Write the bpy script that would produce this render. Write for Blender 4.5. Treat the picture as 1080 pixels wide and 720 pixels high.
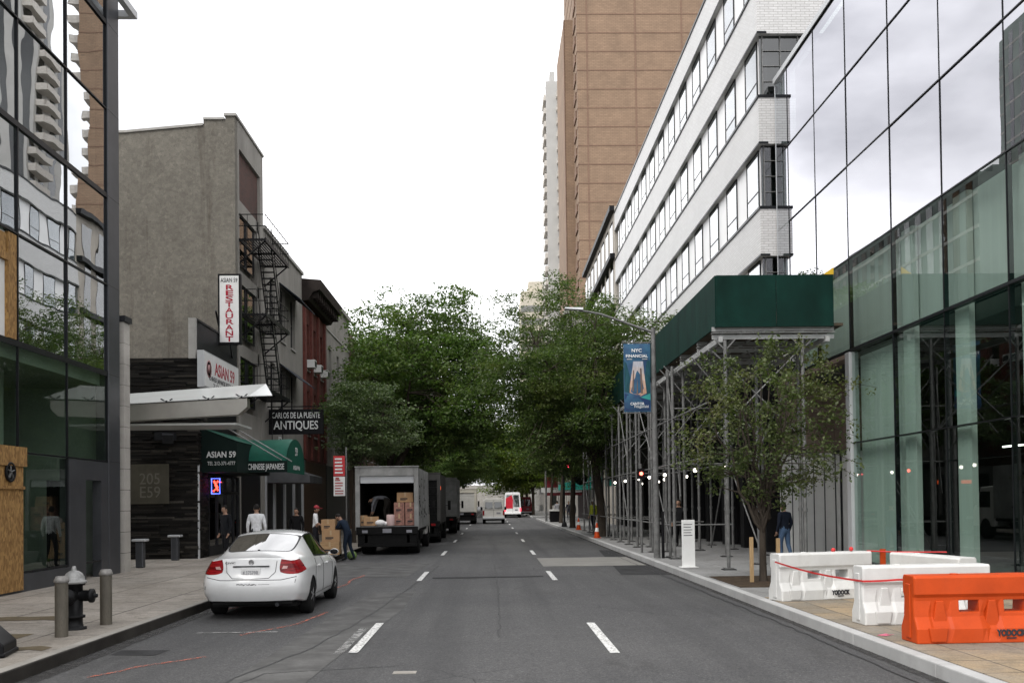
import bpy, bmesh, math, random
import numpy as np
from mathutils import Vector, Matrix, noise as mnoise
from mathutils.bvhtree import BVHTree

for o in list(bpy.data.objects):
    bpy.data.objects.remove(o)
SC = bpy.context.scene
COL = SC.collection
R = math.radians

# ------------------------------------------------------------------ camera
cam = bpy.data.cameras.new('camera')
cam.lens = 35.0; cam.sensor_width = 36.0; cam.sensor_fit = 'HORIZONTAL'
cam.shift_x = 0.00025; cam.shift_y = 0.1359
cam.clip_start = 0.1; cam.clip_end = 3000
camo = bpy.data.objects.new('camera', cam); COL.objects.link(camo)
camo.matrix_world = (Matrix.Translation((0, 0, 1.9)) @ Matrix.Rotation(R(-1.2), 4, 'Z')
                     @ Matrix.Rotation(R(91.2), 4, 'X') @ Matrix.Rotation(R(-0.7), 4, 'Z'))
SC.camera = camo

# ------------------------------------------------------------------ sky, sun, exposure
SUN_EL, SUN_AZ = 52.0, 222.0          # azimuth clockwise from +Y: behind the camera, to its left
SKY_STRENGTH = 0.145
EXPOSURE = 0.55
W = bpy.data.worlds.new('World'); SC.world = W; W.use_nodes = True
nt = W.node_tree; nt.nodes.clear()
N = nt.nodes.new; L = nt.links.new
out = N('ShaderNodeOutputWorld'); bg = N('ShaderNodeBackground')
sky = N('ShaderNodeTexSky'); sky.sky_type = 'NISHITA'; sky.sun_disc = False
sky.sun_elevation = R(SUN_EL); sky.sun_rotation = R(SUN_AZ)
sky.air_density = 1.0; sky.dust_density = 4.0; sky.ozone_density = 1.0
hs = N('ShaderNodeHueSaturation'); hs.inputs['Saturation'].default_value = 0.10
tc = N('ShaderNodeTexCoord'); mp = N('ShaderNodeMapping'); mp.inputs['Scale'].default_value = (1.0, 1.0, 2.2)
cn = N('ShaderNodeTexNoise'); cn.inputs['Scale'].default_value = 2.3; cn.inputs['Detail'].default_value = 6; cn.inputs['Roughness'].default_value = 0.5
cr = N('ShaderNodeValToRGB')
cr.color_ramp.elements[0].position = 0.33; cr.color_ramp.elements[0].color = (4.2, 4.25, 4.6, 1)
cr.color_ramp.elements[1].position = 0.60; cr.color_ramp.elements[1].color = (13.8, 13.8, 14.0, 1)
mx = N('ShaderNodeMix'); mx.data_type = 'RGBA'; mx.inputs['Factor'].default_value = 0.8
L(sky.outputs[0], hs.inputs['Color']); L(tc.outputs['Generated'], mp.inputs[0]); L(mp.outputs[0], cn.inputs['Vector'])
L(cn.outputs['Fac'], cr.inputs['Fac']); L(hs.outputs[0], mx.inputs['A']); L(cr.outputs[0], mx.inputs['B'])
L(mx.outputs['Result'], bg.inputs['Color']); bg.inputs['Strength'].default_value = SKY_STRENGTH; L(bg.outputs[0], out.inputs[0])
sun = bpy.data.lights.new('sun', 'SUN'); sun.energy = 1.5; sun.angle = R(25); sun.color = (1.0, 0.96, 0.9)
suno = bpy.data.objects.new('sun', sun); COL.objects.link(suno); suno.location = (0, 0, 60)
sd = Vector((math.sin(R(SUN_AZ)) * math.cos(R(SUN_EL)), math.cos(R(SUN_AZ)) * math.cos(R(SUN_EL)), math.sin(R(SUN_EL))))
suno.rotation_euler = sd.to_track_quat('Z', 'Y').to_euler()
SC.view_settings.view_transform = 'Standard'; SC.view_settings.look = 'None'
SC.view_settings.gamma = 1; SC.view_settings.use_curve_mapping = False
SC.view_settings.exposure = EXPOSURE
SC.render.engine = 'CYCLES'
SC.cycles.use_denoising = True
SC.cycles.max_bounces = 8; SC.cycles.glossy_bounces = 4; SC.cycles.transparent_max_bounces = 12
SC.cycles.transmission_bounces = 4; SC.cycles.sample_clamp_indirect = 6.0

# ------------------------------------------------------------------ materials
class NT:
    def __init__(s, name):
        s.m = bpy.data.materials.new(name); s.m.use_nodes = True
        s.t = s.m.node_tree; s.b = s.t.nodes['Principled BSDF']; s.o = s.t.nodes['Material Output']
    def n(s, k, **kw):
        x = s.t.nodes.new(k)
        for a, v in kw.items():
            if hasattr(x, a): setattr(x, a, v)
            else: x.inputs[a.replace('_', ' ')].default_value = v
        return x
    def l(s, a, b): s.t.links.new(a, b)
    def coord(s, scale=(1, 1, 1), kind='Object', rot=(0, 0, 0)):
        tc = s.n('ShaderNodeTexCoord'); mp = s.n('ShaderNodeMapping')
        mp.inputs['Scale'].default_value = scale; mp.inputs['Rotation'].default_value = rot
        s.l(tc.outputs[kind], mp.inputs[0]); return mp.outputs[0]
    def noise(s, co, scale, detail=4, rough=.55):
        x = s.n('ShaderNodeTexNoise'); x.inputs['Scale'].default_value = scale
        x.inputs['Detail'].default_value = detail; x.inputs['Roughness'].default_value = rough
        s.l(co, x.inputs['Vector']); return x.outputs['Fac']
    def ramp(s, f, stops):
        x = s.n('ShaderNodeValToRGB'); e = x.color_ramp.elements
        while len(e) > len(stops): e.remove(e[-1])
        while len(e) < len(stops): e.new(1.0)
        for k, (p, c) in zip(e, stops):
            k.position = p; k.color = (c[0], c[1], c[2], 1) if not isinstance(c, (int, float)) else (c, c, c, 1)
        s.l(f, x.inputs[0]); return x.outputs[0]
    def mix(s, a, b, f, kind='MIX'):
        x = s.n('ShaderNodeMix'); x.data_type = 'RGBA'; x.blend_type = kind
        for sock, v in (('A', a), ('B', b)):
            if isinstance(v, (tuple, list)): x.inputs[sock].default_value = (v[0], v[1], v[2], 1)
            else: s.l(v, x.inputs[sock])
        if isinstance(f, (int, float)): x.inputs['Factor'].default_value = f
        else: s.l(f, x.inputs['Factor'])
        return x.outputs['Result']
    def grain(s, c, co, scale, lo, hi):
        """stone-by-stone tone differences of an aggregate surface"""
        v = s.n('ShaderNodeTexVoronoi'); v.inputs['Scale'].default_value = scale; s.l(co, v.inputs['Vector'])
        x = s.n('ShaderNodeSeparateColor'); s.l(v.outputs['Color'], x.inputs[0])
        return s.mix(c, s.ramp(x.outputs[0], [(0, lo), (1, hi)]), 1, 'MULTIPLY')
    def base(s, c):
        if isinstance(c, (tuple, list)): s.b.inputs['Base Color'].default_value = (c[0], c[1], c[2], 1)
        else: s.l(c, s.b.inputs['Base Color'])
    def bump(s, h, dist=.01, strength=.6):
        x = s.n('ShaderNodeBump'); x.inputs['Distance'].default_value = dist; x.inputs['Strength'].default_value = strength
        s.l(h, x.inputs['Height']); s.l(x.outputs[0], s.b.inputs['Normal']); return x

def sc(c, k): return tuple(max(0, min(1, v * k)) for v in c)

def mat(name, col, rough=.6, metal=0., var=.18, scale=3., bump=0., dirt=None, spec=None, stretch=(1, 1, 1), fine=60):
    """plain surface whose own colour varies a little, with grime blotches"""
    if spec is None: spec = .12 if max(col) < .1 else .35
    t = NT(name); co = t.coord(stretch)
    f = t.noise(co, scale, 6, .6)
    c = t.mix(sc(col, 1 - var), sc(col, 1 + var), t.ramp(f, [(.3, 0), (.7, 1)]))
    f2 = t.noise(co, fine, 3, .6)
    c = t.mix(c, sc(col, 1 - var * 1.2), t.ramp(f2, [(.52, 0), (.8, .6)]))
    if dirt:
        g = t.noise(co, scale * .45, 8, .7)
        c = t.mix(c, dirt, t.ramp(g, [(.5, 0), (.78, .85)]))
    t.base(c); t.b.inputs['Roughness'].default_value = rough; t.b.inputs['Metallic'].default_value = metal
    t.b.inputs['Specular IOR Level'].default_value = spec
    if bump: t.bump(f2, bump, .5)
    return t.m

def emis(name, col, s):
    t = NT(name); t.base((0, 0, 0)); t.b.inputs['Emission Color'].default_value = (*col, 1); t.b.inputs['Emission Strength'].default_value = s
    return t.m

def glass(name, tint, r0, wav=.0, wscale=.5, rough=0.0, refl=(1, 1, 1), pw=4.0):
    """coated architectural pane: mirror part rising with angle, the rest see-through and tinted; slightly bowed"""
    t = NT(name); t.t.nodes.remove(t.b)
    tr = t.n('ShaderNodeBsdfTransparent'); tr.inputs[0].default_value = (*tint, 1)
    gl = t.n('ShaderNodeBsdfGlossy'); gl.inputs['Roughness'].default_value = rough; gl.inputs['Color'].default_value = (*refl, 1)
    lw = t.n('ShaderNodeLayerWeight'); lw.inputs['Blend'].default_value = .5
    fr = t.n('ShaderNodeMath', operation='POWER'); t.l(lw.outputs['Facing'], fr.inputs[0]); fr.inputs[1].default_value = pw
    mr = t.n('ShaderNodeMapRange'); t.l(fr.outputs[0], mr.inputs[0]); mr.inputs[3].default_value = r0; mr.inputs[4].default_value = 1.0
    ms = t.n('ShaderNodeMixShader'); t.l(mr.outputs[0], ms.inputs[0]); t.l(tr.outputs[0], ms.inputs[1]); t.l(gl.outputs[0], ms.inputs[2])
    t.l(ms.outputs[0], t.o.inputs[0])
    if wav:
        co = t.coord(); f = t.noise(co, wscale, 2, .4)
        b = t.n('ShaderNodeBump'); b.inputs['Distance'].default_value = wav; b.inputs['Strength'].default_value = 1.0
        t.l(f, b.inputs['Height']); t.l(b.outputs[0], gl.inputs['Normal'])
    return t.m

def brick(name, c1, c2, mortar, w=.2, h=.065, m=.008, rough=.8, plane='XZ', var=.25, dirt=.3, bump=.006, off=.5):
    t = NT(name)
    rot = {'XZ': (R(-90), 0, 0), 'YZ': None, 'XY': (0, 0, 0)}[plane]
    tc = t.n('ShaderNodeTexCoord'); sep = t.n('ShaderNodeSeparateXYZ'); cmb = t.n('ShaderNodeCombineXYZ')
    t.l(tc.outputs['Object'], sep.inputs[0])
    a, b = {'XZ': ('X', 'Z'), 'YZ': ('Y', 'Z'), 'XY': ('X', 'Y')}[plane]
    t.l(sep.outputs[a], cmb.inputs[0]); t.l(sep.outputs[b], cmb.inputs[1])
    br = t.n('ShaderNodeTexBrick'); br.inputs['Scale'].default_value = 1; br.inputs['Brick Width'].default_value = w
    br.inputs['Row Height'].default_value = h; br.inputs['Mortar Size'].default_value = m; br.inputs['Mortar Smooth'].default_value = .2
    br.inputs['Bias'].default_value = 0; br.offset = off
    br.inputs['Color1'].default_value = (*c1, 1); br.inputs['Color2'].default_value = (*c2, 1); br.inputs['Mortar'].default_value = (*mortar, 1)
    t.l(cmb.outputs[0], br.inputs['Vector'])
    co = t.coord(); g = t.noise(co, .35, 8, .65)
    c = t.mix(br.outputs['Color'], t.ramp(g, [(.35, 1 - var), (.7, 1 + var * .3)]), dirt + .5, 'MULTIPLY')
    g2 = t.noise(co, 25, 4, .6); c = t.mix(c, t.ramp(g2, [(.3, .75), (.7, 1.0)]), .6, 'MULTIPLY')
    t.base(c); t.b.inputs['Roughness'].default_value = rough
    inv = t.n('ShaderNodeMath', operation='SUBTRACT'); inv.inputs[0].default_value = 1; t.l(br.outputs['Fac'], inv.inputs[1])
    if bump: t.bump(inv.outputs[0], bump, .7)
    return t.m

M = {}
M['steel'] = mat('galvanised_steel', (.15, .15, .147), .6, .2, .35, 6)
M['dark_steel'] = mat('dark_steel', (.03, .031, .034), .45, .3, .2, 4)
M['black'] = mat('black_paint', (.008, .008, .009), .45, 0, .2, 5)
M['mullion'] = mat('mullion_black', (.015, .016, .018), .35, .4, .15, 3)
M['grey_metal'] = mat('grey_metal_panel', (.075, .078, .085), .4, .5, .15, 1.5)
M['pale_metal'] = mat('pale_metal_panel', (.46, .47, .48), .4, .2, .08, 1.2)
M['white'] = mat('white_paint', (.78, .78, .77), .5, 0, .05, 2, dirt=(.55, .54, .52))
M['off_white'] = mat('off_white_panel', (.62, .62, .6), .6, 0, .08, 1.5)
M['glass_dark'] = glass('dark_window_glass', (.22, .25, .25), .10, .004, .8)
M['rubber'] = mat('rubber', (.012, .012, .012), .75, 0, .2, 10)
M['concrete'] = mat('concrete', (.33, .32, .3), .85, 0, .15, 1.5, .002, (.2, .19, .175))
M['wood'] = mat('wood_stake', (.4, .27, .14), .75, 0, .25, 5, stretch=(6, 6, 1))
M['cardboard'] = mat('cardboard', (.36, .22, .115), .8, 0, .12, 4)
M['bark'] = mat('bark', (.055, .045, .036), .9, 0, .35, 8, .01, stretch=(1, 1, .3))
M['skin'] = mat('skin', (.32, .19, .13), .55, 0, .08, 20)
M['hair'] = mat('hair', (.012, .010, .009), .6, 0, .2, 40)

# ------------------------------------------------------------------ mesh helper
OFF = {}
def off(o): return OFF.get(o.name, Vector((0, 0, 0))) if o else Vector((0, 0, 0))

class MB:
    def __init__(s): s.v = []; s.f = []; s.m = []; s.s = []
    def add(s, vs, fs, m=0, smooth=False):
        k = len(s.v); s.v += [tuple(v) for v in vs]
        for f in fs: s.f.append(tuple(k + i for i in f)); s.m.append(m); s.s.append(smooth)
        return s
    def box(s, x0, x1, y0, y1, z0, z1, m=0):
        if x0 > x1: x0, x1 = x1, x0
        if y0 > y1: y0, y1 = y1, y0
        if z0 > z1: z0, z1 = z1, z0
        return s.add([(x0, y0, z0), (x1, y0, z0), (x1, y1, z0), (x0, y1, z0), (x0, y0, z1), (x1, y0, z1), (x1, y1, z1), (x0, y1, z1)],
              [(0, 3, 2, 1), (4, 5, 6, 7), (0, 1, 5, 4), (1, 2, 6, 5), (2, 3, 7, 6), (3, 0, 4, 7)], m)
    def obox(s, c, size, rot=(0, 0, 0), m=0):
        mt = Matrix.Translation(c) @ (rot if isinstance(rot, Matrix) else __import__('mathutils').Euler(rot).to_matrix().to_4x4())
        h = [k / 2 for k in size]; k0 = len(s.v)
        s.box(-h[0], h[0], -h[1], h[1], -h[2], h[2], m)
        for i in range(k0, len(s.v)): s.v[i] = tuple(mt @ Vector(s.v[i]))
        return s
    def quad(s, a, b, c, d, m=0): return s.add([a, b, c, d], [(0, 1, 2, 3)], m)
    def frame(s, d):
        d = d.normalized(); u = Vector((0, 0, 1)) if abs(d.z) < .95 else Vector((1, 0, 0))
        a = d.cross(u).normalized(); return a, d.cross(a).normalized()
    def tube(s, p, q, r0, r1=None, n=8, m=0, cap=True):
        p, q = Vector(p), Vector(q); r1 = r0 if r1 is None else r1
        a, b = s.frame(q - p); vs = []
        for c, r in ((p, r0), (q, r1)):
            for i in range(n):
                t = 2 * math.pi * i / n; vs.append(c + a * math.cos(t) * r + b * math.sin(t) * r)
        fs = [(i, (i + 1) % n, n + (i + 1) % n, n + i) for i in range(n)]
        s.add(vs, fs, m, True)
        if cap:
            s.add(vs[:n], [tuple(range(n))[::-1]], m); s.add(vs[n:], [tuple(range(n))], m)
        return s
    def path(s, pts, r, n=6, m=0):
        pts = [Vector(p) for p in pts]; rs = r if isinstance(r, (list, tuple)) else [r] * len(pts); vs = []
        for i, p in enumerate(pts):
            d = pts[min(i + 1, len(pts) - 1)] - pts[max(i - 1, 0)]
            a, b = s.frame(d if d.length > 1e-6 else Vector((0, 0, 1)))
            for k in range(n):
                t = 2 * math.pi * k / n; vs.append(p + a * math.cos(t) * rs[i] + b * math.sin(t) * rs[i])
        fs = []
        for i in range(len(pts) - 1):
            for k in range(n): fs.append((i * n + k, i * n + (k + 1) % n, (i + 1) * n + (k + 1) % n, (i + 1) * n + k))
        s.add(vs, fs, m, True)
        e = len(pts) - 1; s.add(vs[:n], [tuple(range(n))[::-1]], m); s.add(vs[e * n:], [tuple(range(n))], m)
        return s
    def bar(s, p, q, w, h, m=0):
        p, q = Vector(p), Vector(q); a, b = s.frame(q - p); vs = []
        for c in (p, q):
            for x, y in ((-1, -1), (1, -1), (1, 1), (-1, 1)): vs.append(c + a * x * w / 2 + b * y * h / 2)
        return s.add(vs, [(0, 1, 5, 4), (1, 2, 6, 5), (2, 3, 7, 6), (3, 0, 4, 7), (3, 2, 1, 0), (4, 5, 6, 7)], m)
    def lathe(s, prof, c=(0, 0, 0), n=20, m=0, axis='z'):
        vs = []
        for r, h in prof:
            for i in range(n):
                t = 2 * math.pi * i / n; a, b = r * math.cos(t), r * math.sin(t)
                vs.append({'z': (c[0] + a, c[1] + b, c[2] + h), 'x': (c[0] + h, c[1] + a, c[2] + b), 'y': (c[0] + b, c[1] + h, c[2] + a)}[axis])
        fs = []
        for k in range(len(prof) - 1):
            for i in range(n): fs.append((k * n + i, k * n + (i + 1) % n, (k + 1) * n + (i + 1) % n, (k + 1) * n + i))
        s.add(vs, fs, m, True)
        if prof[0][0] > 1e-4: s.add(vs[:n], [tuple(range(n))[::-1]], m)
        if prof[-1][0] > 1e-4: s.add(vs[-n:], [tuple(range(n))], m)
        return s
    def prism(s, poly, axis, a, b, m=0):
        """polygon (two coordinates) extruded along an axis"""
        def P(u, v, w): return {'x': (w, u, v), 'y': (u, w, v), 'z': (u, v, w)}[axis]
        n = len(poly); vs = [P(u, v, a) for u, v in poly] + [P(u, v, b) for u, v in poly]
        fs = [(i, (i + 1) % n, n + (i + 1) % n, n + i) for i in range(n)] + [tuple(range(n))[::-1], tuple(range(n, 2 * n))]
        return s.add(vs, fs, m)
    def ball(s, c, r, n=10, m=0, rings=6):
        rx, ry, rz = r if isinstance(r, (tuple, list)) else (r, r, r)
        vs = [(c[0], c[1], c[2] - rz)]
        for k in range(1, rings):
            t = math.pi * k / rings - math.pi / 2
            for i in range(n):
                a = 2 * math.pi * i / n; vs.append((c[0] + rx * math.cos(t) * math.cos(a), c[1] + ry * math.cos(t) * math.sin(a), c[2] + rz * math.sin(t)))
        vs.append((c[0], c[1], c[2] + rz)); e = len(vs) - 1
        fs = [(0, 1 + (i + 1) % n, 1 + i) for i in range(n)]
        for k in range(rings - 2):
            for i in range(n): fs.append((1 + k * n + i, 1 + k * n + (i + 1) % n, 1 + (k + 1) * n + (i + 1) % n, 1 + (k + 1) * n + i))
        fs += [(e, 1 + (rings - 2) * n + i, 1 + (rings - 2) * n + (i + 1) % n) for i in range(n)]
        return s.add(vs, fs, m, True)
    def build(s, name, mats, parent=None, bevel=0, fix=True):
        if not isinstance(mats, (list, tuple)): mats = [mats]
        me = bpy.data.meshes.new(name); o3 = off(parent)
        me.from_pydata([Vector(v) - o3 for v in s.v], [], s.f)
        for m in mats: me.materials.append(M[m] if isinstance(m, str) else m)
        me.polygons.foreach_set('material_index', s.m); me.polygons.foreach_set('use_smooth', s.s)
        if fix:
            bm = bmesh.new(); bm.from_mesh(me); bmesh.ops.recalc_face_normals(bm, faces=bm.faces); bm.to_mesh(me); bm.free()
        me.update()
        return link(name, me, parent, bevel)

def link(name, me, parent=None, bevel=0):
    o = bpy.data.objects.new(name, me); COL.objects.link(o)
    if parent: o.parent = parent; OFF[o.name] = off(parent)
    if bevel:
        b = o.modifiers.new('bevel', 'BEVEL'); b.width = bevel; b.segments = 2; b.limit_method = 'ANGLE'; b.angle_limit = R(40)
    return o

def tag(o, label=None, cat=None, group=None, kind=None):
    for k, v in (('label', label), ('category', cat), ('group', group), ('kind', kind)):
        if v: o[k] = v
    return o

def thing(name, label, cat, loc=(0, 0, 0), group=None):
    o = bpy.data.objects.new(name, None); COL.objects.link(o); o.location = loc; o.empty_display_size = .2
    OFF[o.name] = Vector(loc); return tag(o, label, cat, group)

def put(o, loc, rz=0, s=None):
    o.location = loc; o.rotation_euler = (0, 0, rz)
    if s: o.scale = s if isinstance(s, tuple) else (s, s, s)
    return o

def copy_tree(o, loc=None, rz=None, label=None, scale=None, group=None):
    def rec(a, p):
        c = a.copy(); COL.objects.link(c)
        if p: c.parent = p
        for ch in [k for k in bpy.data.objects if k.parent == a]: rec(ch, c)
        return c
    r = rec(o, None)
    if loc is not None: r.location = loc
    if rz is not None: r.rotation_euler[2] = rz
    if scale: r.scale = scale if isinstance(scale, tuple) else (scale,) * 3
    if label: r['label'] = label
    if group: r['group'] = group
    return r

def text(s, size, loc, rot, m, parent=None, width=None, name='lettering', ext=.003, align='CENTER', bold=0.0):
    """letters as a thin raised mesh; size = capital height in metres"""
    cu = bpy.data.curves.new(name, 'FONT'); cu.body = s; cu.size = size / .69; cu.align_x = align; cu.align_y = 'CENTER'
    cu.extrude = ext; cu.offset = bold; cu.resolution_u = 3
    t = bpy.data.objects.new(name, cu); COL.objects.link(t)
    bpy.context.view_layer.update()
    me = bpy.data.meshes.new_from_object(t.evaluated_get(bpy.context.evaluated_depsgraph_get()))
    bpy.data.objects.remove(t)
    w = max(v.co.x for v in me.vertices) - min(v.co.x for v in me.vertices)
    k = width / w if width else 1
    mt = Matrix.Translation(Vector(loc) - off(parent)) @ __import__('mathutils').Euler(rot).to_matrix().to_4x4() @ Matrix.Diagonal((k, 1, 1, 1))
    me.transform(mt); me.materials.clear(); me.materials.append(M[m] if isinstance(m, str) else m); me.name = name
    return link(name, me, parent)
FRONT = (R(90), 0, 0)               # faces -Y
STREET_L = (R(90), 0, R(90))        # faces +X
STREET_R = (R(90), 0, R(-90))       # faces -X
# ================================================================== THE GROUND
XL, XR = -5.2, 4.65            # road edges (foot of the kerbs)
FL, FR = -9.8, 9.5             # building lines
# asphalt
t = NT('asphalt'); co = t.coord()
c = t.mix((.044, .044, .046), (.070, .069, .069), t.ramp(t.noise(co, .22, 5, .6), [(.35, 0), (.65, 1)]))
c = t.mix(c, (.19, .188, .18), t.ramp(t.noise(co, 28, 6, .8), [(.52, 0), (.7, .8)]))
c = t.mix(c, (.11, .108, .104), t.ramp(t.noise(co, 7, 6, .75), [(.52, 0), (.72, .6)]))
c = t.mix(c, (.02, .02, .021), t.ramp(t.noise(co, 42, 5, .8), [(.52, 0), (.72, .9)]))
lane = t.coord((1.2, .035, 1)); c = t.mix(c, (.036, .036, .037), t.ramp(t.noise(lane, 1.0, 5, .6), [(.47, 0), (.66, .75)]))
st = t.coord((1, .3, 1)); c = t.mix(c, (.03, .029, .028), t.ramp(t.noise(st, .9, 8, .75), [(.56, 0), (.7, .75)]))
vo = t.n('ShaderNodeTexVoronoi'); vo.feature = 'DISTANCE_TO_EDGE'; vo.inputs['Scale'].default_value = .33
wob = t.n('ShaderNodeTexNoise'); wob.inputs['Scale'].default_value = 1.7; wob.inputs['Detail'].default_value = 5; t.l(co, wob.inputs['Vector'])
add = t.mix(co, wob.outputs['Color'], .16); t.l(add, vo.inputs['Vector'])
ck = t.ramp(vo.outputs['Distance'], [(.0, 1), (.0035, 0)]); gate = t.ramp(t.noise(co, .17, 2, .5), [(.5, 0), (.58, 1)])
ckm = t.mix(ck, gate, 1, 'MULTIPLY'); c = t.mix(c, (.012, .012, .012), ckm)
c = t.grain(c, co, 75, .45, 1.0); c = t.mix(c, (1.45, 1.45, 1.45), 1, 'MULTIPLY'); c = t.grain(c, co, 19, .82, 1.0)
t.base(c); t.b.inputs['Roughness'].default_value = .8; t.b.inputs['Specular IOR Level'].default_value = .35
t.bump(t.noise(co, 110, 3, .7), .004, .6); M['asphalt'] = t.m

def slab_mat(name, cols, w, h, mortar, msize, stain, dirt):
    t = NT(name); co = t.coord(); br = t.n('ShaderNodeTexBrick')
    br.offset = 0; br.inputs['Scale'].default_value = 1; br.inputs['Brick Width'].default_value = w; br.inputs['Row Height'].default_value = h
    br.inputs['Mortar Size'].default_value = msize; br.inputs['Mortar Smooth'].default_value = .3; br.inputs['Bias'].default_value = 0
    br.inputs['Color1'].default_value = (*cols[0], 1); br.inputs['Color2'].default_value = (*cols[1], 1); br.inputs['Mortar'].default_value = (*mortar, 1)
    t.l(co, br.inputs['Vector'])
    c = t.mix(br.outputs['Color'], stain, t.ramp(t.noise(co, .55, 8, .7), [(.44, 0), (.66, .85)]))
    c = t.mix(c, dirt, t.ramp(t.noise(co, 3.5, 8, .75), [(.5, 0), (.72, .8)]))
    c = t.mix(c, sc(cols[0], 1.25), t.ramp(t.noise(co, 60, 3, .7), [(.55, 0), (.8, .5)]))
    gum = t.n('ShaderNodeTexVoronoi'); gum.inputs['Scale'].default_value = 2.2; t.l(co, gum.inputs['Vector'])
    c = t.mix(c, sc(dirt, .8), t.ramp(gum.outputs['Distance'], [(.055, .7), (.075, 0)]))
    c = t.grain(c, co, 60, .72, 1.0); c = t.grain(c, co, 14, .88, 1.0); c = t.mix(c, (1.18, 1.18, 1.18), 1, 'MULTIPLY')
    t.base(c); t.b.inputs['Roughness'].default_value = .85
    inv = t.n('ShaderNodeMath', operation='SUBTRACT'); inv.inputs[0].default_value = 1; t.l(br.outputs['Fac'], inv.inputs[1])
    t.bump(inv.outputs[0], .008, .6); return t.m
M['walk_left'] = slab_mat('old_sidewalk_concrete', [(.33, .298, .258), (.25, .226, .195)], 1.53, 1.53, (.045, .038, .03), .02, (.18, .157, .128), (.085, .073, .058))
M['walk_right'] = slab_mat('new_sidewalk_concrete', [(.24, .24, .236), (.2, .2, .196)], 1.5, 1.5, (.12, .115, .11), .01, (.155, .152, .148), (.1, .097, .093))
M['paver'] = slab_mat('tan_paver', [(.30, .22, .13), (.17, .14, .10)], .75, .75, (.06, .048, .033), .014, (.2, .185, .16), (.11, .095, .07))
M['kerb_dark'] = mat('steel_faced_kerb', (.03, .027, .024), .75, .0, .4, 2, .004)
M['kerb_top'] = mat('kerb_concrete', (.26, .245, .22), .85, 0, .2, 1.6, .003, (.13, .12, .1))
M['kerb_new'] = mat('new_kerb_concrete', (.36, .36, .355), .85, 0, .12, 1.6, .003, (.24, .235, .23))

GY0, GY1 = -40, 900
g = MB().box(-500, 500, GY0 - 200, GY1, -.6, -.2); tag(g.build('ground', 'concrete'), kind='structure')
rd = MB().box(XL - .02, XR + .02, GY0, GY1, -.3, 0).build('road', 'asphalt'); tag(rd, kind='structure')
# cross street far away
def walk(name, x0, x1, m):
    b = MB().box(x0, x1, GY0, 104, -.3, .15).box(x0, x1, 116, GY1, -.3, .15)
    return tag(b.build(name, m), kind='structure')
walk('sidewalk', -60, XL - .18, 'walk_left'); walk('sidewalk', XR + .16, 60, 'walk_right')
tag(MB().box(-500, XL - .02, 104, 116, -.3, -.002).box(XR + .02, 500, 104, 116, -.3, -.002).build('cross_street', 'asphalt'), kind='structure')
k = MB()
for y0, y1 in ((GY0, 104), (116, GY1)):
    k.box(XL - .18, XL - .035, y0, y1, -.3, .154, 0); k.box(XL - .035, XL, y0, y1, -.3, .15, 1)
k = k.build('kerb', ['kerb_top', 'kerb_dark'], bevel=.012); tag(k, kind='structure')
k = MB(); y = GY0
while y < 104:
    k.box(XR, XR + .16, y + .004, y + 2.4, -.3, .156); y += 2.4
k.box(XR, XR + .16, 116, GY1, -.3, .156)
tag(k.build('kerb', 'kerb_new', bevel=.015), kind='structure')

# --- markings and patches on the road: sheets about 4 mm apart
def sheet(name, polys, z, m, parent=rd):
    b = MB()
    for p in polys: b.add([(x, y, z) for x, y in p], [tuple(range(len(p)))])
    return b.build(name, m, parent, fix=False)
def worn(name, col, a=.45, b=.62, sc_=14, base='asphalt'):
    t = NT(name); co = t.coord(); t.base(t.mix(col, sc(col, .8), t.noise(co, 9, 4)))
    t.b.inputs['Roughness'].default_value = .7
    tr = t.n('ShaderNodeBsdfTransparent'); ms = t.n('ShaderNodeMixShader')
    t.l(t.ramp(t.noise(co, sc_, 6, .75), [(a, 1), (b, 0)]), ms.inputs[0]); t.l(tr.outputs[0], ms.inputs[1]); t.l(t.b.outputs[0], ms.inputs[2])
    t.l(ms.outputs[0], t.o.inputs[0]); return t.m
M['paint_white'] = worn('worn_white_road_paint', (.66, .66, .64), .5, .63, 22)
M['paint_white_old'] = worn('faint_old_road_paint', (.3, .3, .29), .38, .62, 5)
M['spray_orange'] = worn('orange_spray_mark', (.55, .13, .07), .4, .55)
M['patch'] = mat('old_asphalt_patch', (.092, .091, .089), .85, 0, .35, 2.0, .003, (.055, .054, .053), fine=34)
M['patch_dark'] = mat('dark_asphalt_patch', (.035, .035, .036), .85, 0, .35, 2.0, .003, (.022, .022, .022), fine=34)
M['patch_concrete'] = mat('concrete_patch', (.18, .175, .16), .85, 0, .15, 1.2, .003, (.18, .175, .165))
M['seam'] = worn('tar_seam', (.012, .012, .013), .55, .7, 4)
rng = random.Random(7)
polys = []
for X in (-1.78, 1.52):
    for i in range(24):
        y0 = (12.75 if X < 0 else 12.4) + i * 11.55 - 11.55
        polys.append([(X - .062, y0), (X + .062, y0), (X + .062, y0 + 3.1), (X - .062, y0 + 3.1)])
sheet('lane_marking', polys, .009, 'paint_white')
sheet('old_marking', [[(-2.02, 12.7), (-1.9, 12.7), (-1.9, 15.2), (-2.02, 15.3)], [(-4.4, 14.9), (-3.2, 14.9), (-3.2, 15.02), (-4.4, 15.0)]], .008, 'paint_white_old')
def blob(x0, x1, y0, y1, s, n=9):
    r = random.Random(s); p = []
    for i in range(n): p.append((x0 + (x1 - x0) * i / (n - 1), y0 + r.uniform(-.1, .1)))
    for i in range(n): p.append((x1 - (x1 - x0) * i / (n - 1), y1 + r.uniform(-.1, .1)))
    return p
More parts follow.
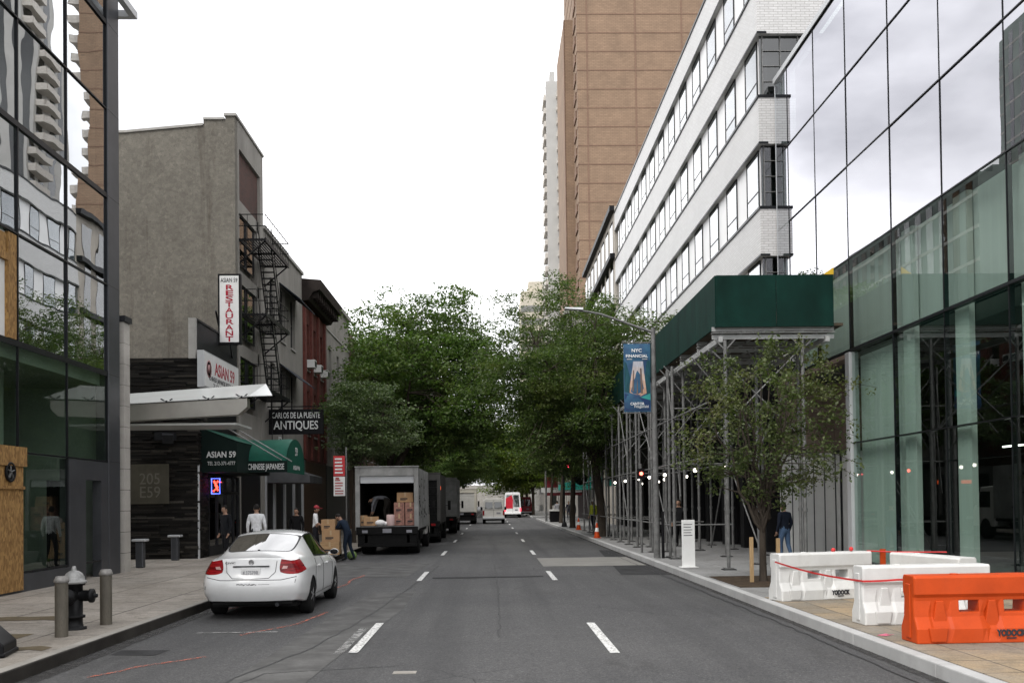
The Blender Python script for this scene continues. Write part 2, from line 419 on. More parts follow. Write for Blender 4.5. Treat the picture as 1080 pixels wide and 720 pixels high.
sheet('asphalt_patch', [[(-2.95, 6), (-2.15, 6), (-1.95, 12.0), (-1.6, 17.8), (-1.65, 21.4), (-2.55, 21.5), (-2.75, 15.5)],
                        [(-5.1, 26), (-2.2, 25.6), (-1.9, 31.5), (-5.1, 32)]], .004, 'patch')
sheet('asphalt_patch', [[(-1.5, 24.9), (1.3, 25.1), (1.3, 25.45), (-1.5, 25.35)], [(-4.9, 12.9), (-4.3, 12.8), (-4.25, 13.25), (-4.9, 13.3)], [(3.3, 25.4), (4.6, 25.2), (4.6, 38), (4.1, 38.2)]], .005, 'patch_dark')
sheet('concrete_patch', [blob(1.5, 4.5, 29.0, 33.4, 6)], .006, 'patch_concrete')
def seam(pts, w, s):
    r = random.Random(s); out = []; dn = []
    P = []
    for (a, b), (c2, d) in zip(pts, pts[1:]):
        n = max(2, int(math.hypot(c2 - a, d - b) / .35))
        for i in range(n): u = i / n; P.append((a + (c2 - a) * u + r.uniform(-.035, .035), b + (d - b) * u + r.uniform(-.02, .02)))
    P.append(pts[-1])
    res = []
    for (a, b), (c2, d) in zip(P, P[1:]):
        L_ = math.hypot(c2 - a, d - b) or 1; nx, ny = -(d - b) / L_ * w, (c2 - a) / L_ * w
        res.append([(a - nx, b - ny), (c2 - nx, d - ny), (c2 + nx, d + ny), (a + nx, b + ny)])
    return res
sheet('tar_seam', seam([(-3.0, 8.0), (-2.85, 11), (-2.4, 13.2), (-2.15, 16), (-1.98, 19.5), (-1.75, 24.8), (-1.6, 30)], .014, 3)
      + seam([(-2.9, 9.5), (-2.6, 11.3), (-1.1, 11.7)], .01, 5) + seam([(-1.55, 24.9), (1.4, 25.1), (4.5, 25.2)], .012, 6)
      + seam([(4.35, 8), (4.38, 16), (4.3, 25), (4.2, 40)], .012, 8) + seam([(0.1, 14), (.14, 22), (.05, 32)], .006, 9), .0075, 'seam')
M['gutter_grime'] = worn('gutter_grime', (.024, .022, .02), .38, .66, 5)
sheet('gutter_grime', [[(XL + .005, 4), (XL + .26, 4), (XL + .2, 60), (XL + .005, 60)], [(XR - .14, 6), (XR - .005, 6), (XR - .005, 60), (XR - .12, 60)]], .0065, 'gutter_grime')
def squig(pts, w, s): return seam(pts, w, s)
sheet('spray_mark', squig([(-4.5, 11.2), (-4.2, 11.9), (-3.6, 12.6)], .03, 1) + squig([(-3.7, 14.6), (-3.1, 15.9), (-2.9, 17.6)], .03, 2)
      + squig([(-3.55, 22.5), (-3.4, 23.4), (-3.5, 24.5), (-3.38, 26.5)], .035, 4) + squig([(-4.9, 18.1), (-4.7, 18.8)], .03, 12), .0085, 'spray_orange')
tag(MB().box(-1.12, -.86, 11.15, 11.3, 0, .008).box(-1.08, -.9, 11.18, 11.27, .008, .011).build('valve_cover', 'kerb_top'), 'small rectangular valve cover in the middle lane near the camera', 'cover')
# tan pavers and spray marks on the right sidewalk
pv = MB().box(4.83, FR - .3, 6, 17.6, .1, .157).box(5.4, FR - .3, 17.6, 19.2, .1, .157)
tag(pv.build('sidewalk_pavers', 'paver'), kind='structure')
sheet('spray_mark', squig([(4.9, 12.45), (5.05, 12.6)], .06, 3), .163, worn('pink_spray_mark', (.6, .12, .2), .5, .6), None)['kind'] = 'structure'
# soil bed of the small tree; loose earth strips on the left pavement
M['soil'] = mat('soil', (.05, .036, .025), .95, 0, .4, 6, .02, (.09, .065, .04))
tag(MB().box(4.9, 6.5, 19.6, 22.4, .1, .166).build('tree_pit_soil', 'soil'), kind='structure')
b = MB()
for x0, x1, y0, y1, s in ((-9.6, -6.6, 15.6, 16.15, 1), (-8.9, -6.35, 13.45, 13.95, 2), (-7.2, -5.5, 12.35, 12.65, 3)):
    p = blob(x0, x1, y0, y1, s); b.add([(x, y, .155) for x, y in p], [tuple(range(len(p)))])
tag(b.build('dirt_strip', mat('packed_dirt', (.10, .078, .045), .95, 0, .3, 4, .01, (.09, .07, .045)), fix=False), kind='structure')
# ================================================================== BUILDINGS, LEFT SIDE
M['glassL'] = glass('left_curtain_wall_glass', (.36, .41, .38), .52, .0040, .5, 0, (.86, .88, .90))
M['glassL_low'] = glass('left_shopfront_glass', (.66, .76, .68), .07, .004, .5, 0, (.8, .86, .82), 5.5)
M['glassR_low'] = glass('right_lobby_glass', (.60, .71, .66), .10, .0012, .35, 0, (.9, .95, .93), 4.5)
M['glassR'] = glass('right_curtain_wall_glass', (.56, .67, .63), .46, .0016, .35, 0, (.95, .95, 1.0))
M['room'] = mat('interior_plaster', (.36, .38, .35), .9, 0, .1, 1)
M['room_dark'] = mat('dark_interior', (.05, .055, .05), .9, 0, .2, 1)
M['osb'] = None
t = NT('chipboard'); co = t.coord((1, 1, .45)); vo = t.n('ShaderNodeTexVoronoi'); vo.inputs['Scale'].default_value = 26; t.l(co, vo.inputs['Vector'])
t.base(t.mix(t.ramp(vo.outputs['Color'], [(.15, (.155, .075, .018)), (.85, (.33, .19, .06))]), (.2, .09, .02), t.ramp(t.noise(co, 30, 4, .7), [(.55, 0), (.75, .7)])))
t.b.inputs['Roughness'].default_value = .8; M['osb'] = t.m
M['stone_clad'] = brick('stone_blocks', (.40, .385, .355), (.33, .315, .29), (.1, .095, .085), 3, .55, .012, .8, 'XZ', .35, .4)

lb = thing('glass_building', 'dark reflective glass office building at the left edge beside the hydrant, boarded with chipboard', 'building', (FL, 18, 0))
LV = [.55, 3.05, 5.3, 7.6, 9.9, 12.15, 14.4, 16.7, 19.0, 21.3, 23.6]
CY = [25.68 - 2.41 * i for i in range(9)][::-1]        # mullion lines along the street
dep = .09
# panes
for i in range(len(CY) - 1):
    for j in range(len(LV) - 1):
        if j == 0 and i == len(CY) - 2: continue
        if j == 2 and i == len(CY) - 4: continue
        if j >= 6 and i < 3: continue
        y0, y1, z0, z1 = CY[i] + .025, CY[i + 1] - .025, LV[j] + .03, LV[j + 1] - .03
        rr = random.Random(i * 31 + j); tx, tz = rr.uniform(-.006, .006), rr.uniform(-.006, .006)
        b = MB(); X = FL - .03
        b.add([(X + tx, y0, z0), (X - tx, y1, z0 + 0), (X - tx - tz, y1, z1), (X + tx - tz, y0, z1)], [(0, 1, 2, 3)])
        b.build('window_pane', 'glassL' if j > 1 else 'glassL_low', lb)
b = MB()
for y in CY: b.box(FL - .038, FL + .006, y - .02, y + .02, .5, 23.6)
for k_, z in enumerate(LV):
    w = .06 if k_ in (2, 4, 6, 8) else .018
    b.box(FL - .04, FL + .012, 6.4, 25.68, z - w, z + w)
b.build('mullion_grid', 'mullion', lb)
b = MB(); b.box(FL - .3, FL + .03, 25.68, 26.45, 0, 24)
for z in LV[1:]: b.box(FL - .2, FL + .034, 25.70, 26.45, z - .012, z + .012, 1)
b.build('end_panel', ['grey_metal', 'mullion'], lb, bevel=.01)
b = MB(); b.box(FL - .2, FL + .02, 23.3, 24.25, .1, 3.02); b.box(FL - .2, FL + .02, 24.25, 25.66, 2.55, 3.02); b.box(FL - .2, FL + .02, 25.2, 25.66, .1, 2.55)
b.build('metal_panel', 'grey_metal', lb)
b = MB().box(FL - .9, FL - .82, 24.2, 25.3, .1, 2.55).box(FL - .82, FL - .8, 24.72, 24.75, .1, 2.5); b.build('door', 'black', lb)
MB().box(FL - .25, FL + .05, 6.4, 23.3, .1, .52).build('plinth', 'grey_metal', lb)
b = MB()      # floors, ceilings, back wall, columns inside
b.box(FL - 6.2, FL - 6, 6, 26.4, 0, 24)
for z in (5.3, 9.9, 14.4, 19.0, 23.7): b.box(FL - 6, FL - .2, 6, 26.3, z - .3, z + .05)
b.box(FL - 6, FL - .3, 26.2, 26.4, 0, 24); b.box(FL - 6, FL - .3, 6, 6.1, 0, 24)
for y in (10, 16, 22): b.box(FL - 1.6, FL - 1.1, y, y + .5, 0, 24)
b.build('interior', mat('grey_green_interior', (.22, .25, .22), .9, 0, .2, .8), lb)
b = MB().box(-24, FL - 6.2, 6, 26.4, 0, 24); b.build('wall', 'grey_metal', lb)
b = MB(); b.box(FL - 2.4, FL - 1.0, 21.5, 21.55, 2.02, 2.06); b.build('interior_lamp', emis('interior_strip_light', (1, .95, .85), 2.5), lb)
# chipboard hoarding over the ground-floor bay, chipboard opening above
b = MB().box(FL + .03, FL + .10, 14, 20.86, .2, 2.75).box(FL + .03, FL + .14, 14, 20.95, 2.75, 3.15).box(FL + .1, FL + .14, 19.3, 20.86, 2.28, 2.34)
b.build('chipboard_panel', 'osb', lb)
yc = 20.25
b = MB().lathe([(.19, 0), (.21, .03), (.2, .05), (.16, .05), (.15, .02), (.001, .02)], (FL + .10, yc, 2.62), 24, 0, 'x')
for a in range(5):
    u = a * 1.257; b.bar((FL + .135, yc, 2.62), (FL + .135, yc + .14 * math.sin(u), 2.62 + .14 * math.cos(u)), .05, .01, 1)
b.build('vent_fan', ['black', 'steel'], lb)
b = MB().box(FL - .2, FL - .08, 18.5, 20.8, 5.4, 7.55, 0).box(FL - .08, FL - .0, 20.45, 20.8, 5.38, 7.55, 1).box(FL - .08, FL - .0, 18.5, 20.45, 6.95, 7.1, 1).box(FL - .08, FL - .03, 18.5, 20.4, 7.1, 7.5, 2)
b.build('boarded_window', ['off_white', 'osb', 'osb'], lb)
b = MB().box(FL - .8, FL + .46, 26.5, 26.66, 14.95, 15.13).box(FL + .3, FL + .46, 14, 26.5, 14.95, 15.13)
for y in (17, 20, 23): b.box(FL, FL + .3, y, y + .1, 14.98, 15.1)
b.build('roof_visor', 'pale_metal', lb)

pl = thing('stone_pilaster', 'narrow pale stone block pilaster at the end of the dark glass building', 'pilaster', (FL - .2, 26.9, 0))
b = MB()
for i in range(12): b.box(FL - .5, FL + .06, 26.66, 27.1, .1 + i * .56 + .006, .1 + (i + 1) * .56 - .006)
b.box(FL - .48, FL + .04, 26.68, 27.08, .1, 6.8, 1); b.box(FL - .55, FL + .11, 26.62, 27.14, 6.83, 6.98, 2)
b.build('shaft', [mat('pale_stone', (.37, .35, .32), .85, 0, .18, 1.4, .004, (.2, .19, .17)), 'black', 'dark_steel'], pl)

# ---- one-storey restaurant block: stacked slate front, black fascia
WY = 33.2
rs = thing('restaurant_building', 'low dark slate-faced restaurant building with black fascia under the white canopy', 'building', (FL - 3, WY, 0))
t = NT('slate_ledge_stone'); co = t.coord(); oi = t.n('ShaderNodeNewGeometry')
t.base(t.mix(t.ramp(oi.outputs['Random Per Island'], [(0, (.006, .0055, .005)), (.6, (.014, .0125, .011)), (.92, (.035, .031, .026)), (1, (.075, .068, .058))]), (.01, .01, .01), t.ramp(t.noise(co, 12, 6, .7), [(.5, 0), (.8, .8)])))
t.b.inputs['Roughness'].default_value = .75; t.b.inputs['Specular IOR Level'].default_value = .15; t.bump(t.noise(co, 30, 4, .7), .01); M['slate'] = t.m
rng = random.Random(11); b = MB(); z = .1
while z < 6.75:
    h = rng.uniform(.035, .085); x = -13.0
    while x < FL + .1:
        w = rng.uniform(.25, 1.1); x1 = min(x + w, FL + .14 + rng.uniform(-.03, .05)); d = rng.uniform(0, .07)
        b.box(x, x1 - .004, WY - .07 - d, WY + .2, z, z + h - .006); x += w
    y = WY + .2
    while y < WY + 1.1:
        w = rng.uniform(.2, .5); b.box(FL - .1, FL + .1 + rng.uniform(0, .05), y, min(y + w, WY + 1.1) - .004, z, z + h - .006); y += w
    z += h
b.build('slate_wall', 'slate', rs)
b = MB().box(-13, FL - .02, WY + .1, 38.5, 0, 6.7); b.box(FL - .02, FL + .02, 34.4, 38.55, 2.95, 6.2); b.build('wall', 'black', rs)
b = MB().box(FL - .1, FL + .06, WY - .02, 38.55, 6.1, 8.05, 0).box(FL - .14, FL + .09, WY - .2, WY - .02, 6.76, 8.1, 1).box(FL - .1, FL + .1, WY - .02, 38.55, 8.05, 8.12, 0)
b.build('fascia', [mat('black_fascia', (.02, .021, .022), .5, 0, .2, 2), 'concrete'], rs)
MB().tube((FL + .14, WY - .08, .15), (FL + .14, WY - .08, 3.25), .035, n=10).build('drain_pipe', 'pale_metal', rs)
b = MB()
for y in (34.5, 35.6, 36.7, 37.8, 38.5): b.box(FL, FL + .1, y - .04, y + .04, .15, 2.95)
b.box(FL, FL + .1, 34.5, 38.5, .15, .5).box(FL, FL + .1, 34.5, 38.5, 2.3, 2.4)
b.build('shopfront_frame', 'dark_steel', rs)
for y in (34.54, 35.64, 36.74, 37.84): MB().box(FL + .03, FL + .05, y, y + 1.0, .5, 2.9).build('window_pane', 'glass_dark', rs)
b = MB(); 
b.path([(FL + .2, 34.42, 2.3), (FL + .48, 34.42, 2.3), (FL + .48, 34.42, 2.82), (FL + .2, 34.42, 2.82), (FL + .2, 34.42, 2.3)], .022, 6, 0); b.bar((FL, 34.45, 2.86), (FL + .5, 34.45, 2.86), .02, .02, 2)
b.path([(FL + .26, 34.42, 2.38), (FL + .40, 34.42, 2.52), (FL + .28, 34.42, 2.74)], .035, 6, 1); b.path([(FL + .42, 34.42, 2.4), (FL + .33, 34.42, 2.6), (FL + .42, 34.42, 2.74)], .03, 6, 1)
tag(b.build('neon_sign', [emis('neon_blue', (.1, .15, 1), 2.5), emis('neon_red', (1, .05, .03), 4), 'black']), 'small red and blue neon sign glowing in the restaurant window', 'neon sign')
# plaque
pq = tag(MB().box(-11.87, -10.6, WY - .2, WY - .16, 1.97, 3.28).build('wall_plaque', mat('brushed_bronze_plate', (.10, .09, .07), .45, .6, .3, 1.5), bevel=.006), 'square metal plaque reading 205 E59 on the dark slate wall', 'plaque')
M['plaque_letter'] = mat('plaque_letter', (.19, .175, .145), .4, .5, .1, 3)
text('205', .36, (-11.22, WY - .205, 2.78), FRONT, 'plaque_letter', pq, .66); text('E59', .36, (-11.22, WY - .205, 2.34), FRONT, 'plaque_letter', pq, .66)
b = MB().box(-10.95, -10.35, WY - .55, WY - .2, 4.05, 4.3).obox((-10.5, WY - .6, 4.1), (.35, .3, .28), (.3, 0, .3))
tag(b.build('floodlight', 'dark_steel'), 'dark box floodlight on the slate wall above the 205 plaque', 'floodlight')
# glass canopy on its steel box beam
cn_ = thing('entrance_canopy', 'white glass canopy on a steel beam jutting out over the left sidewalk', 'canopy', (-9, 29.5, 4.5))
M['canopy_metal'] = mat('canopy_steel', (.33, .315, .285), .35, .6, .12, 1.5)
M['canopy_glass'] = mat('frosted_white_glass', (.56, .57, .55), .25, 0, .05, 1)
b = MB()
bm0 = [(-12.5, 4.12), (-7.0, 4.62), (-7.0, 5.0), (-12.5, 4.7)]
b.prism([(-12.5, 4.25), (-7.25, 4.5), (-7.0, 4.72), (-7.0, 4.98), (-12.5, 4.72)], 'y', 28.8, 29.15)
b.build('beam', 'canopy_metal', cn_, bevel=.01)
b = MB(); b.add([(-12.5, 28.75, 4.74), (-6.95, 28.75, 5.03), (-6.45, 29.6, 5.14), (-6.95, 31.0, 5.65), (-12.5, 31.0, 5.3), (-12.5, 28.75, 4.72), (-6.95, 28.75, 5.01), (-6.45, 29.6, 5.12), (-6.95, 31.0, 5.63), (-12.5, 31.0, 5.28)],
      [(0, 1, 2, 3, 4), (9, 8, 7, 6, 5), (0, 5, 6, 1), (1, 6, 7, 2), (2, 7, 8, 3), (3, 8, 9, 4)]); b.build('glass_roof', 'canopy_glass', cn_)
b = MB().prism([(29.16, 4.24), (31.0, 4.24), (31.0, 4.3), (29.16, 4.3)], 'x', -12.5, -7.4); b.build('soffit', 'canopy_glass', cn_)
b = MB()
for x in (-9.3, -8.1, -7.15):
    z = 4.74 + (x + 12.5) * .0522 - .03
    for dx, dy in ((-.16, .1), (.16, .1), (-.16, -.16), (.16, -.16)): b.tube((x, 28.86, z), (x + dx, 28.78 + dy * .3, z + .1 + .05 * dy), .014, n=5)
    b.lathe([(.03, -.03), (.045, .0), (.03, .03)], (x, 28.78, z + .02), 8)
b.build('spider_clamp', 'dark_steel', cn_)
b = MB().tube((-7.9, 30.2, 4.35), (-6.95, 34.9, 3.4), .018, n=6).tube((-8.15, 30.2, 4.35), (-7.3, 34.9, 3.45), .018, n=6)
tag(b.build('stay_rod', 'pale_metal'), 'two thin pale rods slanting from the white canopy to the green awning', 'rods')
# signs
def sign_box(name, label, c, size, face, edge, group=None):
    o = thing(name, label, 'sign', c, group); b = MB()
    x, y, z = c; w, d, h = size
    b.box(x - w / 2, x + w / 2, y - d / 2, y + d / 2, z - h / 2, z + h / 2); b.build('frame', edge, o, bevel=.01)
    return o
M['sign_white'] = mat('white_sign_face', (.66, .66, .65), .4, 0, .05, 2, dirt=(.5, .49, .46))
M['sign_red'] = mat('red_sign_letter', (.33, .01, .03), .4, 0, .1, 3)
M['sign_dark'] = mat('dark_sign_letter', (.03, .03, .035), .4)
s = sign_box('restaurant_sign', 'tall white vertical sign reading RESTAURANT in red on the tan wall', (-9.34, 36, 8.95), (.82, .2, 2.55), None, 'black')
MB().box(-9.68, -9.0, 35.885, 35.899, 7.75, 10.15).build('face', 'sign_white', s)
text('ASIAN 59', .15, (-9.34, 35.88, 9.98), FRONT, 'sign_dark', s, .6)
for i, ch in enumerate('RESTAURANT'): text(ch, .175, (-9.34, 35.88, 9.72 - i * .207), FRONT, 'sign_red', s, .27, bold=.004)
MB().bar((-9.85, 36.0, 8.9), (-10.2, 38.4, 7.8), .06, .06).bar((-9.7, 36, 9.9), (-9.95, 38.5, 9.9), .05, .05).bar((-9.34, 36.0, 7.68), (-9.9, 38.5, 7.4), .05, .05).build('bracket', 'dark_steel', s)
s = sign_box('restaurant_board', 'white board sign reading ASIAN 59 fixed to the black fascia', (-9.5, 35.1, 6.4), (.22, 4.5, 1.22), None, 'pale_metal')
MB().box(-9.389, -9.375, 32.92, 37.28, 5.84, 6.96).build('face', 'sign_white', s)
text('ASIAN 59', .42, (-9.372, 35.4, 6.52), STREET_L, 'sign_red', s, 2.6, bold=.008)
text('CHINESE JAPANESE RESTAURANT', .15, (-9.372, 35.2, 6.16), STREET_L, 'sign_dark', s, 3.6); text('212-371-4777', .13, (-9.372, 35.2, 5.95), STREET_L, 'sign_dark', s, 2.6)
b = MB().lathe([(.28, 0), (.3, .004), (.25, .004), (.24, 0)], (-9.375, 33.4, 6.45), 24, 0, 'x').lathe([(.14, 0), (.16, .004), (.001, .005)], (-9.375, 33.4, 6.45), 16, 0, 'x')
b.build('emblem', mat('faded_red_emblem', (.34, .18, .18), .5), s)
# awnings
M['awning_green'] = mat('green_awning_canvas', (.008, .075, .05), .6, 0, .2, 2, .002, (.006, .045, .03))
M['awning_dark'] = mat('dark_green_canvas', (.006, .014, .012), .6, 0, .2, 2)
M['letter_white'] = mat('white_letter', (.62, .63, .62), .5)
a = thing('green_awning', 'dark green shop awning reading ASIAN 59 with a barrel-vaulted entrance hood', 'awning', (-9, 35, 3))
b = MB(); b.prism([(-9.7, 3.0), (-8.47, 3.0), (-8.47, 4.02), (-9.7, 4.5)], 'y', 33.4, 38.3); b.build('side_panel', 'awning_dark', a)
b = MB().add([(-9.7, 33.38, 4.51), (-8.45, 33.38, 4.03), (-8.45, 38.3, 4.03), (-9.7, 38.3, 4.51)], [(0, 1, 2, 3)]); b.build('slope', 'awning_green', a)
arc = [(36.6 - 1.6 * math.cos(u), 3.42 + .85 * math.sin(u)) for u in [math.pi * i / 14 for i in range(15)]]
b = MB(); n = len(arc)
xs = [-9.6, -9.0, -8.4, -7.8, -7.3, -7.15]
for i, x in enumerate(xs):
    for (yy, zz) in arc: b.v.append((x, yy, zz + (.02 * math.sin(i * 2.1) if i < 5 else -.04)))
for i in range(len(xs) - 1):
    for k in range(n - 1): b.f.append((i * n + k, (i + 1) * n + k, (i + 1) * n + k + 1, i * n + k + 1)); b.m.append(0); b.s.append(True)
b.build('hood', 'awning_green', a)
b = MB().add([(-7.13, y, z) for y, z in arc], [tuple(range(n))]); b.box(-7.14, -7.12, 35.0, 38.2, 3.02, 3.42); b.build('end_panel', 'awning_green', a)
MB().box(-8.7, -7.12, 34.985, 35.005, 3.03, 3.43).build('valance', 'awning_dark', a)
text('ASIAN 59', .19, (-8.98, 33.37, 3.58), FRONT, 'letter_white', a, .98, bold=.006); text('TEL 212-371-4777', .12, (-8.98, 33.37, 3.29), FRONT, 'letter_white', a, .92)
text('CHINESE JAPANESE', .2, (-7.86, 34.98, 3.22), FRONT, 'letter_white', a, 1.26, bold=.003)
text('59', .3, (-7.11, 36.6, 3.8), STREET_L, 'letter_white', a); text('ASIAN', .16, (-7.11, 36.6, 3.22), STREET_L, 'letter_white', a, 1.2)

# ---- tan stucco building with the bricked-up upper bay
M['stucco'] = None
t = NT('tan_stucco'); co = t.coord()
c = t.mix((.108, .099, .083), (.16, .148, .125), t.ramp(t.noise(co, .35, 8, .65), [(.3, 0), (.7, 1)]))
c = t.mix(c, (.23, .21, .175), t.ramp(t.noise(co, 5, 8, .75), [(.54, 0), (.72, .7)]))
c = t.mix(c, (.055, .044, .033), t.ramp(t.noise(t.coord((1.3, 1.3, .10)), 1.0, 8, .75), [(.54, 0), (.74, .85)]))
c = t.mix(c, (.06, .05, .038), t.ramp(t.noise(co, 16, 6, .8), [(.53, 0), (.72, .75)]))
c = t.grain(c, co, 9, .78, 1.0); c = t.grain(c, co, 3.2, .88, 1.0); c = t.mix(c, (1.2, 1.2, 1.2), 1, 'MULTIPLY')
t.base(c); t.b.inputs['Roughness'].default_value = .95; t.bump(t.noise(co, 22, 6, .7), .02, .8); M['stucco'] = t.m
M['red_brick'] = brick('dark_red_brick', (.10, .032, .023), (.055, .02, .015), (.075, .06, .05), .25, .085, .014, .85, 'YZ', .5)
M['stucco_pale'] = mat('pale_stucco', (.24, .228, .207), .9, 0, .15, 1.0, .004, (.14, .13, .115), stretch=(1, 1, .4))
TB = thing('tan_building', 'five-storey tan stucco building with a blank side wall and bricked-up bay behind the fire escape', 'building', (-16, 40, 0))
Y0, Y1 = 38.6, 43.3
b = MB(); b.prism([(-24.0, 0), (FL, 0), (FL, 17.0), (-10.15, 17.0), (-10.15, 16.85), (-11.0, 16.85), (-11.0, 16.62), (-14.0, 16.35), (-18, 16.3), (-18, 15.8), (-24, 15.8)], 'y', Y0, Y0 + .35)
b.box(-24, FL - .3, Y0 + .35, Y1, 0, 15.6); b.build('side_wall', 'stucco', TB)
b = MB().prism([(FL + .08, 17.0), (-10.2, 17.0), (-10.2, 17.1), (FL + .08, 17.1)], 'y', Y0 - .06, Y1).prism([(-10.19, 16.86), (-11.0, 16.86), (-11.0, 16.94), (-10.19, 16.94)], 'y', Y0 - .05, Y0 + .4)
b.prism([(-11.02, 16.63), (-14.0, 16.36), (-18, 16.31), (-18, 16.4), (-14, 16.45), (-11.02, 16.72)], 'y', Y0 - .05, Y0 + .4).prism([(-18.02, 15.81), (-24, 15.81), (-24, 15.9), (-18.02, 15.9)], 'y', Y0 - .05, Y0 + .4); b.build('coping', 'concrete', TB)
b = MB().box(FL - .3, FL + .02, Y0 + .35, Y0 + .6, 0, 17).box(FL - .3, FL + .02, Y1 - .55, Y1, 0, 17).box(FL - .3, FL + .02, Y0 + .6, Y1 - .55, 15.95, 17)
b.box(FL - .3, FL - .02, Y0 + .6, Y1 - .55, 4.2, 5.6)
for z in (8.3, 11.2, 14.0): b.box(FL - .3, FL - .06, Y0 + .6, Y1 - .55, z - .5, z)
b.box(FL - .3, FL - .06, Y0 + .6, Y0 + .8, 5.6, 14); b.box(FL - .3, FL - .06, Y1 - .8, Y1 - .55, 5.6, 14)
b.build('street_front', 'stucco_pale', TB)
MB().box(FL - .35, FL - .1, Y0 + .6, Y1 - .55, 14.0, 15.95).build('brick_infill', 'red_brick', TB)
M['blind'] = mat('window_blind', (.3, .26, .2), .8, 0, .1, 2)
def win(parent, X, side, y0, y1, z0, z1, frame='dark_steel', pane='glass_dark', bars=1, back='room_dark', d=.08, sill=None, mid=True):
    """a framed sash on a wall along the street; side +1 looks to +X"""
    w = .05; f = MB()
    xa, xb = X - side * d, X - side * (d - .05)
    f.box(xa, xb, y0, y0 + w, z0, z1).box(xa, xb, y1 - w, y1, z0, z1).box(xa, xb, y0 + w, y1 - w, z0, z0 + w).box(xa, xb, y0 + w, y1 - w, z1 - w, z1)
    if mid: f.box(xa, xb + side * .01, y0 + w, y1 - w, (z0 + z1) / 2 - .025, (z0 + z1) / 2 + .025)
    for i in range(1, bars): yy = y0 + (y1 - y0) * i / bars; f.box(xa, xb, yy - .02, yy + .02, z0 + w, z1 - w)
    if sill: f.box(X - side * .02, X + side * .07, y0 - .06, y1 + .06, z0 - .09, z0 - .005, 1)
    o = f.build('window', [frame, sill or frame], parent)
    MB().box(xa + side * .012, xa + side * .02, y0 + w, y1 - w, z0 + w, z1 - w).build('pane', pane, o)
    MB().box(xa - side * .35, xa - side * .3, y0 - .2, y1 + .2, z0 - .2, z1 + .2).build('curtain' if back == 'blind' else 'room', back, o)
    return o
for z0, z1 in ((5.9, 7.8), (8.6, 10.7), (11.5, 13.5)):
    for ya in (Y0 + .85, Y0 + 2.35): win(TB, FL - .1, 1, ya, ya + 1.3, z0, z1, back='blind' if ya < Y0 + 1 else 'room_dark')
b = MB().box(FL - .2, FL - .05, Y0 + .35, Y1 - .1, .1, 4.2); b.build('shopfront', 'black', TB)
# fire escape
fe = thing('fire_escape', 'black iron fire escape with three platforms on the tan building front', 'fire escape', (FL + .5, 41, 6))
def platform(z, ya, yb):
    b = MB(); xo = FL + 1.05
    for i in range(10): x = FL + .06 + i * .108; b.bar((x, ya, z), (x, yb, z), .045, .03)
    for y in (ya, (ya + yb) / 2, yb): b.bar((FL, y, z - .05), (xo, y, z - .05), .05, .08)
    b.bar((xo, ya, z - .04), (xo, yb, z - .04), .05, .16); b.bar((FL + .05, ya, z - .04), (FL + .05, yb, z - .04), .05, .1)
    for y in (ya + .1, yb - .1): b.bar((FL, y, z - .95), (xo, y, z - .06), .05, .05)
    p = b.build('platform', 'black', fe)
    r = MB()
    for zz in (z + .5, z + .95):
        r.bar((xo, ya, zz), (xo, yb, zz), .03, .03); r.bar((FL, ya, zz), (xo, ya, zz), .03, .03); r.bar((FL, yb, zz), (xo, yb, zz), .03, .03)
    n = int((yb - ya) / .3)
    for i in range(n + 1): y = ya + (yb - ya) * i / n; r.tube((xo, y, z), (xo, y, z + .95), .011, n=5)
    for x in (FL + .35, FL + .7): r.tube((x, ya, z), (x, ya, z + .95), .011, n=5); r.tube((x, yb, z), (x, yb, z + .95), .011, n=5)
    r.build('railing', 'black', p)
def stair(za, ya, zb, yb):
    b = MB(); x0, x1 = FL + .45, FL + .98; n = 13
    for x in (x0, x1): b.bar((x, ya, za), (x, yb, zb), .035, .15); b.bar((x, ya, za + .75), (x, yb, zb + .75), .025, .025)
    for i in range(1, n): u = i / n; y, z = ya + (yb - ya) * u, za + (zb - za) * u; b.box(x0, x1, y - .09, y + .09, z, z + .025)
    for x in (x0, x1):
        for u in (.1, .5, .9): b.tube((x, ya + (yb - ya) * u, za + (zb - za) * u), (x, ya + (yb - ya) * u, za + (zb - za) * u + .75), .012, n=5)
    b.build('stair', 'black', fe)
for z in (12.35, 9.4, 6.45): platform(z, Y0 + .5, Y1 + .3)
stair(9.4, Y0 + 3.6, 12.35, Y0 + 1.9); stair(6.45, Y0 + 3.6, 9.4, Y0 + 1.9)
MB().bar((FL + .5, 42.6, 3.4), (FL + .5, 42.6, 6.4), .03, .03).bar((FL + .95, 42.6, 3.4), (FL + .95, 42.6, 6.4), .03, .03).build('ladder', 'black', fe)

# ---- row of old low-rise houses
def row_house(name, label, y0, y1, H_, wall, winspec, cols, sill='concrete', top=None, frame='dark_steel', shop=True, face=FL, depth=14, side=1, piers=None, mid=True):
    X = face; s = side
    o = thing(name, label, 'building', (X - s * 2, y0 + 1, 0))
    rows = sorted(winspec); wb = MB()
    B = X - s * .35
    wb.box(B, X - s * depth, y0 + .01, y1 - .01, 0, H_ - .3)
    zs = 4.2 if shop else 0
    zprev = zs
    for z0, z1 in rows:
        wb.box(B, X, y0, y1, zprev, z0)
        ye = y0
        for a, c in cols: wb.box(B, X, ye, a, z0, z1); ye = c
        wb.box(B, X, ye, y1, z0, z1); zprev = z1
    wb.box(B, X, y0, y1, zprev, H_)
    wb.build('wall', wall, o)
    for z0, z1 in rows:
        for k, (a, c) in enumerate(cols): win(o, X, s, a + .01, c - .01, z0 + .01, z1 - .01, frame, sill=sill, back='blind' if (k * 7 + int(z0 * 3)) % 3 == 0 else 'room_dark', d=.2, mid=mid)
    return o
